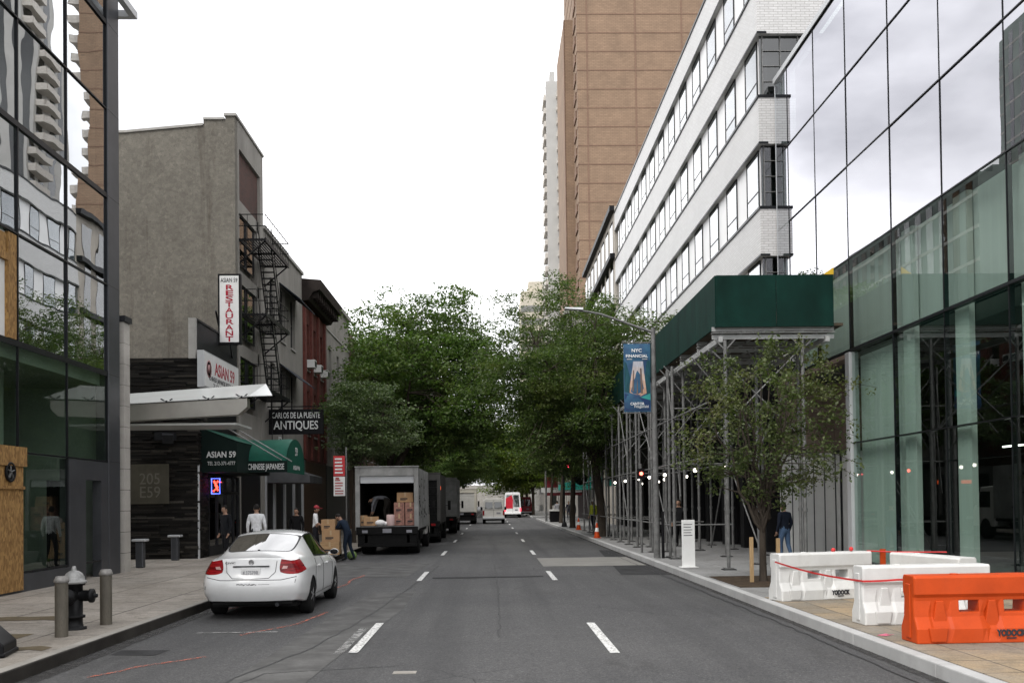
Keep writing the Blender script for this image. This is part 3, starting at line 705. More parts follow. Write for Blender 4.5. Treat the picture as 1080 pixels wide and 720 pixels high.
wl = row_house('white_building', 'grey-white stucco house behind the ANTIQUES sign, between the fire escape and red brick house', 43.3, 52.3, 13.9, 'stucco_pale', [(5.9, 8.3), (9.6, 12.1)], [(44.6, 45.7), (46.8, 47.9), (49.2, 50.3)])
MB().box(FL - .3, FL + .1, 43.3, 52.3, 13.9, 14.05).build('coping', 'concrete', wl)
b = MB().box(FL - .4, FL - .05, 43.4, 52.2, .1, 4.2, 0)
for y in (43.5, 45.3, 47.5, 49.7, 52.0): b.box(FL - .1, FL + .05, y - .1, y + .1, .1, 4.2, 1)
b.box(FL - .05, FL + .12, 43.4, 52.2, 3.5, 4.2, 2); b.build('shopfront', ['black', 'pale_metal', 'grey_metal'], wl)
for z in (8.5, 12.3): b = MB().prism([(FL + .01, z), (FL + .95, z - .75), (FL + .95, z - .8), (FL + .01, z - .05)], 'y', 46.6, 50.6).build('window_awning', mat('dark_grey_canvas', (.03, .035, .045), .7), wl)
rb = row_house('red_building', 'red brick house with a heavy dark overhanging cornice on the left', 52.3, 59.6, 12.6, mat('oxblood_brick', (.10, .030, .022), .85, 0, .35, 2.5, .004, (.055, .02, .015)), [(5.6, 8.0), (9.1, 11.6)], [(53.1, 54.2), (55.2, 56.3), (57.4, 58.5)], shop=True)
b = MB().prism([(FL - .1, 12.55), (FL + .35, 12.6), (FL + .55, 13.0), (FL + .95, 13.15), (FL + 1.0, 13.65), (FL - .1, 13.75)], 'y', 52.2, 59.7)
y = 52.5
while y < 59.5: b.box(FL + .1, FL + .8, y, y + .18, 12.75, 13.14); y += .62
b.build('cornice', mat('dark_brown_cornice', (.022, .017, .015), .7, 0, .3, 3), rb)
b = MB()
for y in (52.6, 54.6, 56.75, 58.9): b.box(FL, FL + .12, y - .18, y + .3, 4.3, 12.5)
b.build('pier', mat('painted_red_pier', (.125, .036, .028), .8, 0, .3, 3), rb)
MB().box(FL - .3, FL - .02, 52.4, 59.5, .1, 4.2).build('shopfront', mat('brown_shopfront', (.06, .035, .022), .6), rb)
for y, z in ((53.3, 9.2), (55.35, 9.2), (53.3, 5.7), (57.6, 9.2)):
    MB().box(FL - .1, FL + .45, y, y + .7, z, z + .42).box(FL + .45, FL + .46, y + .06, y + .64, z + .06, z + .36, 1).build('air_conditioner', ['off_white', 'grey_metal'], rb, bevel=.01)
gb = row_house('grey_building', 'plain pale grey stucco house with narrow dark windows beyond the red brick house', 59.6, 69.5, 14.5, mat('pale_grey_stucco', (.25, .238, .215), .9, 0, .2, 1.2, .003, (.14, .133, .12)), [(5.3, 7.6), (9.0, 11.4)], [(60.8, 61.8), (63.9, 64.9), (66.9, 67.9)])
MB().box(FL - .3, FL + .18, 59.6, 69.5, 14.5, 14.75).box(FL, FL + .06, 59.6, 69.5, 12.4, 12.5).build('coping', 'concrete', gb)
MB().box(FL - .3, FL - .02, 59.7, 69.4, .1, 4.2).build('shopfront', 'black', gb)
M['brown_brick'] = brick('brown_brick', (.15, .082, .05), (.11, .06, .038), (.11, .09, .07), .21, .068, .008, .85, 'YZ', .35)
row_house('brown_building', 'brown brick apartment house half hidden behind the big left tree', 69.5, 86, 13.8, 'brown_brick', [(5.3, 7.2), (8.7, 10.6)], [(71 + 2.6 * i, 72.2 + 2.6 * i) for i in range(6)], shop=False)
row_house('cream_building', 'cream rendered house behind the trees at the far end of the left row', 86, 103, 15, 'stucco_pale', [(5.3, 7.2), (8.6, 10.5), (12, 13.8)], [(87.5 + 2.6 * i, 88.7 + 2.6 * i) for i in range(6)], shop=False)
MB_ = MB().box(-40, -25, 88, 140, 0, 31).box(-38, -30, 95, 101, 31, 34)
for i in range(10): MB_.box(-25, -24.9, 88, 140, 2 + i * 3, 2.3 + i * 3, 1)
for i in range(20): MB_.box(-25, -24.95, 89 + i * 2.6, 90.3 + i * 2.6, 0, 30.5, 2)
tag(MB_.build('apartment_block', [mat('dark_green_grey_wall', (.12, .145, .135), .8, 0, .2, .4), 'concrete', 'glass_dark']), 'long pale block behind the left houses, seen reflected in the right glass front', 'building')
MB_ = MB().box(-78, -62, 120, 155, 0, 74)
for i in range(24): MB_.box(-62, -61.95, 120, 155, 3 + i * 2.95, 3.3 + i * 2.95, 1)
for i in range(11): MB_.box(-62, -61.96, 121.5 + i * 3, 122.6 + i * 3, 0, 73, 2)
tag(MB_.build('brick_tower', [mat('pale_green_brick', (.20, .235, .215), .85, 0, .2, .3), 'concrete', 'glass_dark']), 'brick tower far behind the left glass building, seen only as a reflection', 'tower')
# antiques sign
s = sign_box('antiques_sign', 'black hanging sign reading ANTIQUES in white letters on the left', (-8.54, 44, 5.53), (2.4, .16, 1.1), None, 'black')
text('CARLOS DE LA PUENTE', .25, (-8.54, 43.912, 5.8), FRONT, 'letter_white', s, 2.1, bold=.004); text('ANTIQUES', .36, (-8.54, 43.912, 5.36), FRONT, 'letter_white', s, 1.95, bold=.006)
MB().bar((FL, 44, 6.2), (-7.4, 44, 6.2), .05, .05).bar((-9.3, 44, 6.2), (-9.3, 44, 6.05), .03, .03).bar((-7.8, 44, 6.2), (-7.8, 44, 6.05), .03, .03).build('bracket', 'black', s)
a = tag(MB().prism([(FL + .05, 3.75), (FL + 1.9, 3.15), (FL + 1.9, 2.85), (FL + .05, 2.85)], 'y', 43.6, 46.8).build('shop_awning', mat('grey_awning_canvas', (.09, .092, .095), .7, 0, .2, 2)), 'small grey sloping awning below the green barrel hood', 'awning')
s = tag(MB().box(FL + .12, FL + .16, 45.6, 46.15, 3.9, 5.0).build('wall_sign', 'sign_white'), 'small white upright sign on the shopfront below the ANTIQUES sign', 'sign')
b = MB()
for i in range(4): b.box(FL + .16, FL + .165, 45.72, 46.03, 4.05 + i * .24, 4.2 + i * .24)
b.build('lettering', 'sign_dark', s)
# ================================================================== BUILDINGS, RIGHT SIDE
M['glassR_mid'] = glass('right_spandrel_glass', (.66, .75, .71), .22, .0016, .35, 0, (.95, .97, .97))
gR = thing('glass_building', 'tall glass-fronted building at the right edge mirroring the white sky', 'building', (FR, 18, 0))
LR = [.25, 3.33, 5.78, 8.2, 10.65, 13.05, 15.55]
GY = [31.1, 28.55, 26.0, 23.2, 20.55, 17.95, 15.3, 12.65, 10.0]
for i in range(len(GY) - 1):
    y1, y0 = GY[i], GY[i + 1]
    for j in range(6):
        if i < 2 and j < 2: continue
        rr = random.Random(i * 17 + j + 5); a, c = rr.uniform(-.004, .004), rr.uniform(-.004, .004)
        X = FR + .02
        MB().add([(X + a, y0 + .008, LR[j] + .012), (X - a, y1 - .012, LR[j] + .012), (X - a + c, y1 - .012, LR[j + 1] - .012), (X + a + c, y0 + .012, LR[j + 1] - .012)], [(0, 1, 2, 3)]).build('window_pane', 'glassR' if j > 2 else 'glassR_mid' if j == 2 else 'glassR_low', gR)
for j in range(3, 6): MB().add([(FR + .02, 31.12, LR[j] + .012), (FR + .02, 32.4, LR[j] + .012), (FR + .02, 32.4, LR[j + 1] - .012), (FR + .02, 31.12, LR[j + 1] - .012)], [(0, 1, 2, 3)]).build('glass_fin', 'glassR', gR)
b = MB()
for i, y in enumerate(GY): b.box(FR + .005, FR + .12, y - .009, y + .009, 5.78 if i in (0, 1) else .15, 15.55)
for j, z in enumerate(LR): b.box(FR - .006, FR + .15, 10, 31.1 if j >= 2 else 26.0, z - (.03 if j in (2,) else .013), z + (.03 if j in (2,) else .013))
b.build('mullion_grid', 'mullion', gR)
b = MB().box(FR - .04, FR + .3, 10, 32.42, 15.55, 15.72).box(FR + .01, FR + .04, 32.38, 32.42, 8.2, 15.55); b.build('roof_edge', 'pale_metal', gR)
MB().box(FR - .06, FR + .2, 25.9, 26.2, .15, 5.72).build('corner_post', 'pale_metal', gR, bevel=.01)
b = MB()                                          # rooms behind the glass
b.box(FR + 7, FR + 7.2, 10, 31, 0, 15.5)
for z in (5.78, 8.2 + 2.45, 15.45): b.box(FR + .35, FR + 7, 10, 31.0, z - .35, z)
b.box(FR + .3, FR + 7, 31.0, 31.1, 0, 15.5); b.box(FR + .3, FR + 7, 9.9, 10, 0, 15.5)
b.box(FR + 1.2, FR + 7, 10, 31, .0, .12)
b.build('interior', mat('dark_lobby', (.055, .06, .055), .9, 0, .2, .8), gR)
b = MB()
for y in (22.75, 20.15, 17.55, 14.9): b.box(FR + .2, FR + .32, y - .3, y + .3, .15, 8.1)
b.box(FR + .25, FR + .32, 23.3, 25.9, .15, 5.6)
b.box(FR + .35, FR + .42, 26.1, 31.0, 5.85, 8.1)
b.box(FR + .35, FR + .42, 17.9, 26.1, 5.85, 8.1); b.build('column', mat('interior_white', (.60, .62, .60), .8, 0, .12, .6, stretch=(1, 3, .25)), gR)
b = MB()
for y in (24.5, 21.2, 18): b.box(FR + 2, FR + 2.06, y, y + 1.2, 12.4, 12.43)
b.box(FR + 2.2, FR + 2.25, 17.5, 22.5, 3.0, 3.03)
b.build('ceiling_lamp', emis('office_tube', (1, .97, .9), 6), gR)
MB().box(FR + 7.2, 40, 10, 31.1, 0, 15.6).build('wall', 'grey_metal', gR)
b = MB().box(FR - .45, FR + 1.5, 30.95, 31.0, .15, 3.3, 1).box(FR - .45, FR + 1.5, 30.95, 31.0, 3.3, 5.7, 0)            # recessed entrance at the building's far end
b.box(FR + 1.3, FR + 1.4, 26.2, 31.1, 3.3, 5.7, 0); b.box(FR, FR + 1.3, 26.2, 31.1, 5.6, 5.72, 0)
b.box(FR + 1.3, FR + 1.36, 27.35, 31.1, .15, 3.3, 1); b.build('entrance_wall', [mat('beige_panel', (.20, .15, .12), .7, 0, .1, 1), 'off_white'], gR)
b = MB()
for i in range(5): y = 27.4 + i * .75; b.box(FR + 1.24, FR + 1.3, y - .02, y + .02, .15, 3.3)
for i in range(6): x = FR - .42 + i * .34; b.box(x - .012, x + .012, 30.93, 30.952, .15, 3.3)
b.box(FR + 1.2, FR + 1.32, 26.2, 31.1, 3.26, 3.36); b.build('door_frame', 'dark_steel', gR)
MB().box(FR + 1.33, FR + 1.36, 26.2, 27.3, .15, 3.26).build('door', mat('brown_door', (.1, .075, .06), .5), gR)

# ---- long white office building with ribbon windows
FW = 9.0
wb = thing('office_building', 'long white office building with ribbon windows behind the green shed', 'building', (FW + 4, 40, 0))
M['white_brick'] = brick('white_glazed_brick', (.62, .615, .61), (.55, .545, .54), (.40, .39, .38), .3, .085, .012, .45, 'XZ', .1, .15, .003)
M['white_brick_side'] = brick('white_glazed_brick_side', (.62, .62, .615), (.56, .555, .55), (.44, .435, .43), .3, .085, .012, .45, 'YZ', .1, .15, .003)
M['panel_white'] = mat('white_window_panel', (.72, .72, .72), .4, 0, .06, .8)
BY0, BY1 = 32.5, 70.2
rows = [(7.85, 9.9), (11.55, 13.62), (15.25, 17.3), (18.95, 21.0)]
b = MB(); zp = 6.4
for z0, z1 in rows + [(22.25, 23)]:
    b.box(FW, FW + .4, BY0 + .4, BY1, zp, z0, 1); b.box(FW, 24, BY0, BY0 + .4, zp, z0, 0); zp = z1
b.box(FW + .4, 24, BY0 + .4, BY1, 6.4, 22.0, 1); b.build('wall', ['white_brick', 'white_brick_side'], wb)
b = MB()
for z0, z1 in rows:
    b.box(FW - .04, FW + .3, BY0 - .03, BY1, z0 - .09, z0 - .003); b.box(FW - .015, FW + .3, BY0 - .02, BY1, z1 + .003, z1 + .07)
    b.box(FW + .3, 24, BY0 - .03, BY0 + .2, z0 - .09, z0 - .003)
b.box(FW - .04, FW + .5, BY0 - .04, BY1, 22.25, 22.36); b.build('sill', 'mullion', wb)
b = MB()
for z0, z1 in rows: b.box(FW + .16, FW + .3, BY0 + .5, BY1, z0, z1)
b.build('window_band', 'panel_white', wb)
proto = None; rows_y = [33.1 + 2.97 * i for i in range(13)]
for r_, (z0, z1) in enumerate(rows):
    for i, y in enumerate(rows_y):
        if proto is None:
            f = MB(); w = .045
            f.box(FW + .115, FW + .165, y, y + w, z0, z1).box(FW + .115, FW + .165, y + 1.5, y + 1.5 + w, z0, z1).box(FW + .115, FW + .165, y + w, y + 1.5, z0, z0 + w).box(FW + .115, FW + .165, y + w, y + 1.5, z1 - w, z1).box(FW + .12, FW + .165, y + w, y + 1.5, z0 + .66, z0 + .7)
            proto = f.build('window', 'dark_steel', wb)
            pp = MB().box(FW + .13, FW + .138, y + w, y + 1.5, z0 + w, z1 - w).build('pane', glass('office_window_glass', (.62, .66, .68), .16, .003, .5), proto)
            pb = MB().box(FW + .145, FW + .155, y + w, y + 1.5, z0 + .3, z1 - w).build('blind', mat('pale_blind', (.42, .43, .44), .7, 0, .1, 1), proto)
            base = (y, z0)
        else:
            c = proto.copy(); COL.objects.link(c); c.location = (0, y - base[0], z0 - base[1])
            for ch in (pp, pb): d_ = ch.copy(); COL.objects.link(d_); d_.parent = c
for z0, z1 in rows:             # corner glazing on the end wall
    f = MB()
    for i in range(5): x = FW + .18 + i * .6; f.box(x, x + .028, BY0 + .14, BY0 + .18, z0, z1)
    for k in range(3): zz = z0 + (z1 - z0) * (k + 1) / 4; f.box(FW + .18, FW + 2.6, BY0 + .145, BY0 + .175, zz - .011, zz + .011)
    o = f.build('corner_window', 'steel', wb); MB().box(FW + .1, FW + 2.6, BY0 + .19, BY0 + .2, z0, z1).build('pane', 'glass_dark', o)
    MB().box(FW + 2.6, 24, BY0 + .1, BY0 + .4, z0, z1).build('end_pier', 'white_brick', wb)
b = MB().box(FW + .5, FW + .6, BY0, BY1, .1, 6.4, 0).box(FW + .1, FW + .5, BY0, BY1, 3.4, 6.39, 1)
for i in range(14): y = BY0 + i * 2.9; b.box(FW + .02, FW + .5, y, y + .5, .1, 3.4, 1)
b.build('shopfront', ['black', mat('shed_shade_shopfront', (.014, .014, .015), .6, 0, .3, 2)], wb)  # dark shopfront; its band and piers carry the shade under the shed in colour

nb = thing('tan_building', 'tan building with dark ledges squeezed beyond the white office building', 'building', (FW + 3, 80, 0))
b = MB().box(FW, 24, 70.2, 91.5, 0, 22.8)
b.build('wall', mat('warm_grey_stone', (.36, .33, .29), .85, 0, .15, 1), nb)
b = MB()
for z in (5, 8.6, 12.2, 15.8, 19.4, 22.8): b.box(FW - .35, FW, 70.2, 91.5, z - .3, z + .05, 0)
for i in range(8): y = 71.2 + i * 2.7; b.box(FW - .03, FW, y, y + 1.5, 3, 22, 1)
b.build('ledge', ['black', 'glass_dark'], nb)
rc = row_house('corner_building', 'orange-brown brick corner building behind the right trees', 91.6, 103.5, 17.5, 'brown_brick', [(5.3, 7.2), (8.6, 10.5), (12, 13.8)], [(93 + 2.6 * i, 94.3 + 2.6 * i) for i in range(4)], face=FW, side=-1)
MB().box(FW + .02, FW + .3, 91.8, 103.3, .1, 4.2).build('shopfront', 'black', rc)
# beyond the cross street
for k, (nm, lab, x, y0, y1, h, m) in enumerate([
    ('white_building', 'white building with dark windows glimpsed under the far trees', 9.2, 117, 140, 24, 'stucco_pale'),
    ('brick_building', 'far brown brick building on the right beyond the cross street', 9.2, 152.0, 149.9, 20, 'brown_brick'),
    ('stone_building', 'far grey stone building at the distant end of the right side', 9.2, 172, 235, 26, 'concrete'),
    ('brick_building', 'far brown brick building on the left beyond the cross street', FL, 117, 160, 16, 'brown_brick'),
    ('stone_building', 'far grey stone building at the distant end of the left side', FL, 160.5, 235, 22, 'concrete')]):
    if y1 < y0: continue
    s_ = 1 if x < 0 else -1; o = thing(nm, lab, 'building', (x - s_ * 3, y0 + 2, 0))
    MB().box(x, x - s_ * 12, y0, y1, 0, h).build('wall', m, o)
    c_ = MB(); w1 = MB().box(x + s_ * .03, x - s_ * .03, y0 + .8, y0 + 2.4, 1.2, 3.2).build('window', 'glass_dark', o)
    w2 = MB().box(x - s_ * 1.0, x - s_ * 2.4, y0 - .03, y0 + .03, 1.2, 3.2).build('window', 'glass_dark', o)
    for w_, n_, st_ in ((w1, min(9, int((y1 - y0) / 3.6)), Vector((0, 3.6, 0))), (w2, 4, Vector((-s_ * 2.9, 0, 0)))):
        for i in range(n_):
            for j in range(int(h / 3.5)):
                if i or j: q_ = w_.copy(); COL.objects.link(q_); q_.location = w_.location + st_ * i + Vector((0, 0, 3.4 * j))
    c_.box(x + s_ * .3, x - s_ * 12, y0 - .3, y1, h, h + .4).build('cornice', 'concrete', o)
# storefront awning band and signs near the corner
s = thing('shop_sign', 'dark red shop sign over a pale band on the far right corner', 'sign', (8, 100, 4))
MB().box(5.3, 6.6, 98, 98.3, 3.25, 4.25).build('red_panel', mat('dark_red_panel', (.22, .02, .03), .6), s); MB().box(4.95, 8.95, 97.9, 98.3, 2.75, 3.22).build('pale_band', 'off_white', s); MB().box(5.5, 8.95, 97.85, 98.3, 2.45, 2.74).build('valance', mat('maroon_valance', (.12, .015, .02), .6), s)
a = tag(MB().prism([(8.95, 4.2), (6.3, 3.4), (6.3, 2.9), (8.95, 2.9)], 'y', 88, 93).build('shop_awning', mat('teal_awning', (.02, .25, .2), .6)), 'teal shop awning on the far right sidewalk', 'awning')

# ---- brown brick tower with balconies at its edge, grey tower behind it
M['tower_brick'] = brick('tower_brick', (.285, .192, .125), (.24, .16, .104), (.2, .132, .088), .7, .24, .04, .85, 'XZ', .22, .4, 0)
M['tower_line'] = mat('tower_joint', (.175, .108, .076), .85)
tw = thing('brick_tower', 'tall brown brick tower of blank panels rising behind the white office building', 'tower', (25, 152, 0))
TY = 152
b = MB().box(14.05, 42, TY, TY + 24, 0, 96); b.build('wall', 'tower_brick', tw)
b = MB(); z = 4.0
while z < 96: b.box(14.0, 42.05, TY - .05, TY + 24.05, z - .07, z + .07); z += 2.92
for x in (15.6, 23.1, 30.3, 37): b.box(x - .1, x + .1, TY - .06, TY, 0, 96)
b.build('floor_line', 'tower_line', tw)
b = MB().box(12.64, 14.05, TY + 7, TY + 24, 0, 79.5, 0).box(12.58, 12.64, TY + 6.9, TY + 8, 0, 79.5, 1); b.build('side_wing', ['tower_brick', 'tower_line'], tw)
M['balc'] = mat('balcony_rail', (.5, .47, .43), .6)
pb = MB().box(42, 43.6, TY + 1, TY + 22, 0, .2).box(43.5, 43.6, TY + 1, TY + 22, .2, 1.15).box(42, 43.6, TY + 1, TY + 1.1, .2, 1.15).build('balcony', 'balc', tw)
for i in range(1, 31): c = pb.copy(); COL.objects.link(c); c.location = (0, 0, i * 2.92 + 3)
pb = MB().box(13.85, 14.05, TY + 1.5, TY + 5, 0, .2).box(13.85, 13.9, TY + 1.5, TY + 5, .2, 1.15).box(13.85, 14.05, TY + 1.5, TY + 1.58, .2, 1.15).build('balcony', 'tower_line', tw)
for i in range(1, 31): c = pb.copy(); COL.objects.link(c); c.location = (0, 0, i * 2.92 + 3)
for nm, lab, x0, x1, y0, y1, h in (('grey_tower', 'slim pale grey tower with stacked balconies left of the brown brick tower', 13.3, 15.4, 220, 245, 95.5), ('balcony_tower', 'pale balconied tower behind the white office building, mirrored in the left glass', 61.7, 82, 177, 190, 150)):
    o = thing(nm, lab, 'tower', (x0 + 2, y0 + 2, 0))
    MB().box(x0, x1 + 8, y0, y1, 0, h).box(x0 + 1, x1, y0 + 2, y1 - 4, h, h + 3).build('wall', mat(nm + '_concrete', (.40, .395, .38), .85, 0, .1, .3), o)
    b = MB()
    for k in range(int((y1 - y0) / 4)): b.box(x0 - .05, x0, y0 + 1 + k * 4, y0 + 3 + k * 4, 2, h - 1)
    for k in range(int(min(x1 - x0, 20) / 3.3) if x0 > 20 else 0): b.box(x0 + .8 + k * 3.3, x0 + 2.4 + k * 3.3, y0 - .05, y0, 2, h - 1)
    b.build('window_strip', 'glass_dark', o)
    for (bx0, bx1, by0, by1) in ((x0 - (.55 if x0 < 20 else 1.5), x0, y0 + .5, y0 + 7), (x1 + .1, x1 + 3.4, y0 - 1.6, y0)):
        pb = MB().box(bx0, bx1, by0, by1, 0, .25).box(bx0, bx0 + .1, by0, by1, .25, 1.2).box(bx0, bx1, by0, by0 + .1, .25, 1.2).box(bx0 + .1, bx1, by1 - .1, by1, .25, 1.2).build('balcony', 'balc', o)
        for i in range(1, int(h / 2.95)): c = pb.copy(); COL.objects.link(c); c.location = (0, 0, i * 2.95)
o = thing('cream_building', 'cream apartment block peeking above the right tree left of the grey tower', 'building', (10, 260, 0))
MB().box(8.5, 30, 260, 280, 0, 57).box(10.5, 20, 262, 275, 57, 60).build('wall', mat('cream_render', (.5, .46, .38), .85), o)
b = MB()
for j in range(15): b.box(8.4, 30, 259.9, 260, 4 + j * 3.4, 5.6 + j * 3.4)
b.build('window_strip', mat('window_grey', (.2, .2, .19), .4), o)
o = tag(MB().box(-40, 40, 420, 440, 0, 9).build('end_building', 'stucco_pale'), 'low pale building closing the far end of the street', 'building')

# ================================================================== SIDEWALK SHED (right)
M['shed_green'] = mat('green_plywood', (.004, .025, .019), .7, 0, .35, 1.5, .002, (.004, .016, .013), stretch=(1, 1, .6), spec=.1)
SX, SY0, SY1, SZ = 5.7, 24.75, 60.0, 6.2
sh = thing('sidewalk_shed', 'tall scaffold sidewalk shed with a dark green plywood parapet on the right', 'scaffold', (SX, SY0, 0))
b = MB(); y = SY0
b.box(SX, SX + 1.5, SY0 - .04, SY0, SZ, 7.5).box(SX + 1.512, 8.65, SY0 - .04, SY0, SZ, 7.5)
b.build('front_parapet', 'shed_green', sh, bevel=.006)
b = MB()
for i in range(15):
    y0 = SY0 + i * 2.44
    if y0 > SY1 - 1: break
    b.box(SX - .03, SX + .01, y0 + .004, min(y0 + 2.435, SY1), SZ, 7.5)
b.build('side_parapet', 'shed_green', sh, bevel=.004)
b = MB().box(SX + .01, FW - .1, SY0 + .01, SY1, SZ + .02, SZ + .09); b.box(8.61, 8.65, SY0, 31.5, SZ, 7.5); b.build('deck', mat('deck_plank', (.07, .055, .04), .8, 0, .3, 3), sh)
b = MB()
def ibeam(p, q, h=.2, w=.11):
    p, q = Vector(p), Vector(q); up = Vector((0, 0, 1))
    b.bar(p + up * h / 2, q + up * h / 2, w if abs((q - p).x) < .1 else .014, .014 if abs((q - p).x) < .1 else w)
    b.bar(p - up * h / 2, q - up * h / 2, w if abs((q - p).x) < .1 else .014, .014 if abs((q - p).x) < .1 else w)
    b.bar(p, q, .012 if abs((q - p).x) < .1 else h, h if abs((q - p).x) < .1 else .012)
ibeam((SX - .1, SY0 + .12, SZ - .13), (8.7, SY0 + .12, SZ - .13))
y = SY0 + 2.4
while y < SY1: ibeam((SX, y, SZ - .13), (8.8, y, SZ - .13)); y += 2.44
b.bar((SX + .1, SY0, SZ - .3), (SX + .1, SY1, SZ - .3), .1, .14); b.bar((8.5, SY0, SZ - .3), (8.5, SY1, SZ - .3), .1, .14)
for i in range(6): b.bar((SX + .35 + i * .5, SY0 + .1, SZ - .0), (SX + .35 + i * .5, SY1, SZ - .0), .05, .05)
b.build('beam', mat('shed_beam_grey', (.33, .335, .33), .55, .1, .2, 2), sh)
def post(x, y, z1=SZ - .35, r=.045):
    b = MB().tube((x, y, .2), (x, y, z1), r, n=10).box(x - .11, x + .11, y - .11, y + .11, .15, .2)
    for zz in (1.6, 3.3): b.lathe([(r + .012, -.05), (r + .016, 0), (r + .012, .05)], (x, y, zz), 10)
    b.box(x - .16, x + .16, y - .16, y + .16, .15, .17, 1)
    b.bar((x, y, z1 - .25), (x + .25, y, z1 + .02), .03, .03); b.bar((x, y, z1 - .25), (x - .25, y, z1 + .02), .03, .03)
    return b.build('post', ['steel', 'black'], sh)
ys = [24.6, 29.4, 30.15, 33.4, 36.9, 39.3, 41.8, 44.2, 46.7, 49.8, 52.4, 55, 58]
rngp = random.Random(4)
for k, y in enumerate(ys):
    post(5.42 + (.45 if k == 0 else 0), y)
    if k > 1: post(5.42 + .5, y + .15)
for y in [26.5, 30.2, 34.1, 37.5, 41, 44.5, 48, 52, 56]: post(7.15, y); post(8.4, y + .4)
for y in (24.9,): post(7.9, y, SZ - .3)
b = MB()
def rail(p, q, r=.024): b.tube(p, q, r, n=6)
for z in (2.95, 4.3): rail((5.42, 24.6, z), (5.42, 58, z)); rail((7.15, 26.5, z), (7.15, 56, z))
for y in ys[1::2]:
    for z in (2.95, 4.6, 1.15): rail((5.42, y, z), (7.15, y, z + .0))
rail((5.3, 29.4, 1.15), (5.3, 58, 1.15))
b.build('rail', 'steel', sh)
b = MB()
for k in range(len(ys) - 1):
    y0, y1 = ys[k], ys[k + 1]
    if y1 - y0 < 1: continue
    rail((5.46, y0, 3.2 if k % 2 else 5.6), (5.46, y1, 5.6 if k % 2 else 3.2), .02)
    if k % 3 == 2: rail((5.5, y0, .3), (5.5, y1, 2.9), .02)
for y in [26.5, 30.2, 34.1, 37.5, 41, 44.5, 48]:
    rail((5.42, y, 3.6), (7.15, y, 5.7), .02); rail((7.15, y, 3.6), (5.42, y, 5.7), .02); rail((7.15, y + .1, 3.1), (8.4, y + .4, 5.6), .02)
rail((5.45, 24.8, 3.3), (7.9, 25.0, 5.7), .022); rail((5.6, 24.8, 5.6), (7.9, 25, 3.4), .022); rail((7.2, 26.4, .4), (7.2, 29.8, 2.9), .022)
rail((5.6, 29.3, 2.0), (5.42, 30.2, 5.6), .022); rail((7.3, 33, .3), (7.1, 30.3, 2.6), .022)
b.build('brace', 'steel', sh)
lampm = emis('bulkhead_bulb', (1.0, .93, .8), 5)
for (x, y) in [(6.2, 26.2), (5.75, 27.9), (5.75, 32.8), (5.75, 36.0), (5.75, 38.6), (5.75, 42.5), (5.75, 46), (7.0, 35.5), (7.0, 40), (7.6, 45), (7.6, 50), (5.9, 53), (7.2, 57)]:
    l = MB().ball((x, y, 2.72), .055, 10, 0).build('bulb', lampm, sh)
    MB().lathe([(.05, .05), (.06, .08), (.05, .16), (.001, .17)], (x, y, 2.72), 10).tube((x, y, 2.88), (x, y, 2.95), .012, n=5).build('lamp_holder', 'dark_steel', l)
MB().tube((5.42, 24.8, 2.96), (5.9, 58, 2.96), .012, n=4).build('cable', 'rubber', sh)
tag(MB().prism([(8.4, 7.5), (8.66, 7.5), (8.66, 7.68)], 'y', 24.7, 24.72).build('warning_plate', mat('yellow_black_plate', (.55, .35, .02), .5)), 'small yellow plate on top of the green shed parapet', 'plate')
# ================================================================== STREET FURNITURE
M['bollard'] = mat('weathered_bollard_steel', (.105, .094, .075), .65, .2, .45, 3, .002, (.045, .037, .026), stretch=(1, 1, .35))
M['bollard_cap'] = mat('bollard_cap', (.2, .192, .18), .55, .3, .35, 8)
def bollard(label, x, y, h=.82, r=.085, grp='bollards round the hydrant'):
    o = thing('bollard', label, 'bollard', (x, y, .15), grp)
    MB().lathe([(r, 0), (r, h - .09)], (x, y, .15), 20).build('post', 'bollard', o)
    MB().lathe([(r, h - .09), (r + .012, h - .085), (r + .012, h - .05), (r + .004, h - .04), (r - .01, h - .005), (r - .03, h), (.001, h + .004)], (x, y, .15), 20).build('cap', 'bollard_cap', o)
bollard('rusty steel bollard in front of the black hydrant', -5.83, 13.63)
bollard('rusty steel bollard just behind the black hydrant', -5.75, 14.98)
for x, y, lab in ((-10.0, 28.6, 'dark bollard post beside the pale stone pilaster'), (-10.15, 32.2, 'dark bollard post at the foot of the slate wall below the 205 plaque')):
    o = thing('bollard', lab, 'bollard', (x, y, .15)); MB().box(x - .11, x + .11, y - .11, y + .11, .15, .9).build('post', 'grey_metal', o, bevel=.03); MB().box(x - .2, x + .2, y - .16, y + .16, .9, .97).build('cap', 'pale_metal', o, bevel=.02)
hy = thing('fire_hydrant', 'black fire hydrant with a silver domed cap between two bollards', 'hydrant', (-6.0, 14.45, .15))
hx, hyy, hz = -6.0, 14.45, .15
M['hyd_black'] = mat('hydrant_black', (.006, .006, .0065), .5, .0, .3, 8, .002, spec=.18); M['hyd_silver'] = mat('hydrant_silver', (.27, .27, .262), .5, .3, .3, 9, .002)
MB().lathe([(.17, 0), (.17, .03), (.125, .04), (.115, .1), (.115, .16), (.15, .165), (.15, .2), (.118, .205), (.118, .62), (.15, .63), (.15, .66)], (hx, hyy, hz), 24).build('barrel', 'hyd_black', hy)
MB().lathe([(.165, .655), (.175, .67), (.175, .69), (.15, .7), (.14, .75), (.11, .8), (.06, .835), (.035, .84), (.035, .86), (.025, .9), (.001, .905)], (hx, hyy, hz), 24).build('bonnet', 'hyd_silver', hy)
MB().lathe([(.08, 0), (.08, .14), (.1, .145), (.1, .19), (.05, .2), (.03, .205), (.025, .25), (.001, .252)], (hx + .09, hyy - .02, hz + .48), 16, 0, 'x').build('nozzle', 'hyd_black', hy)
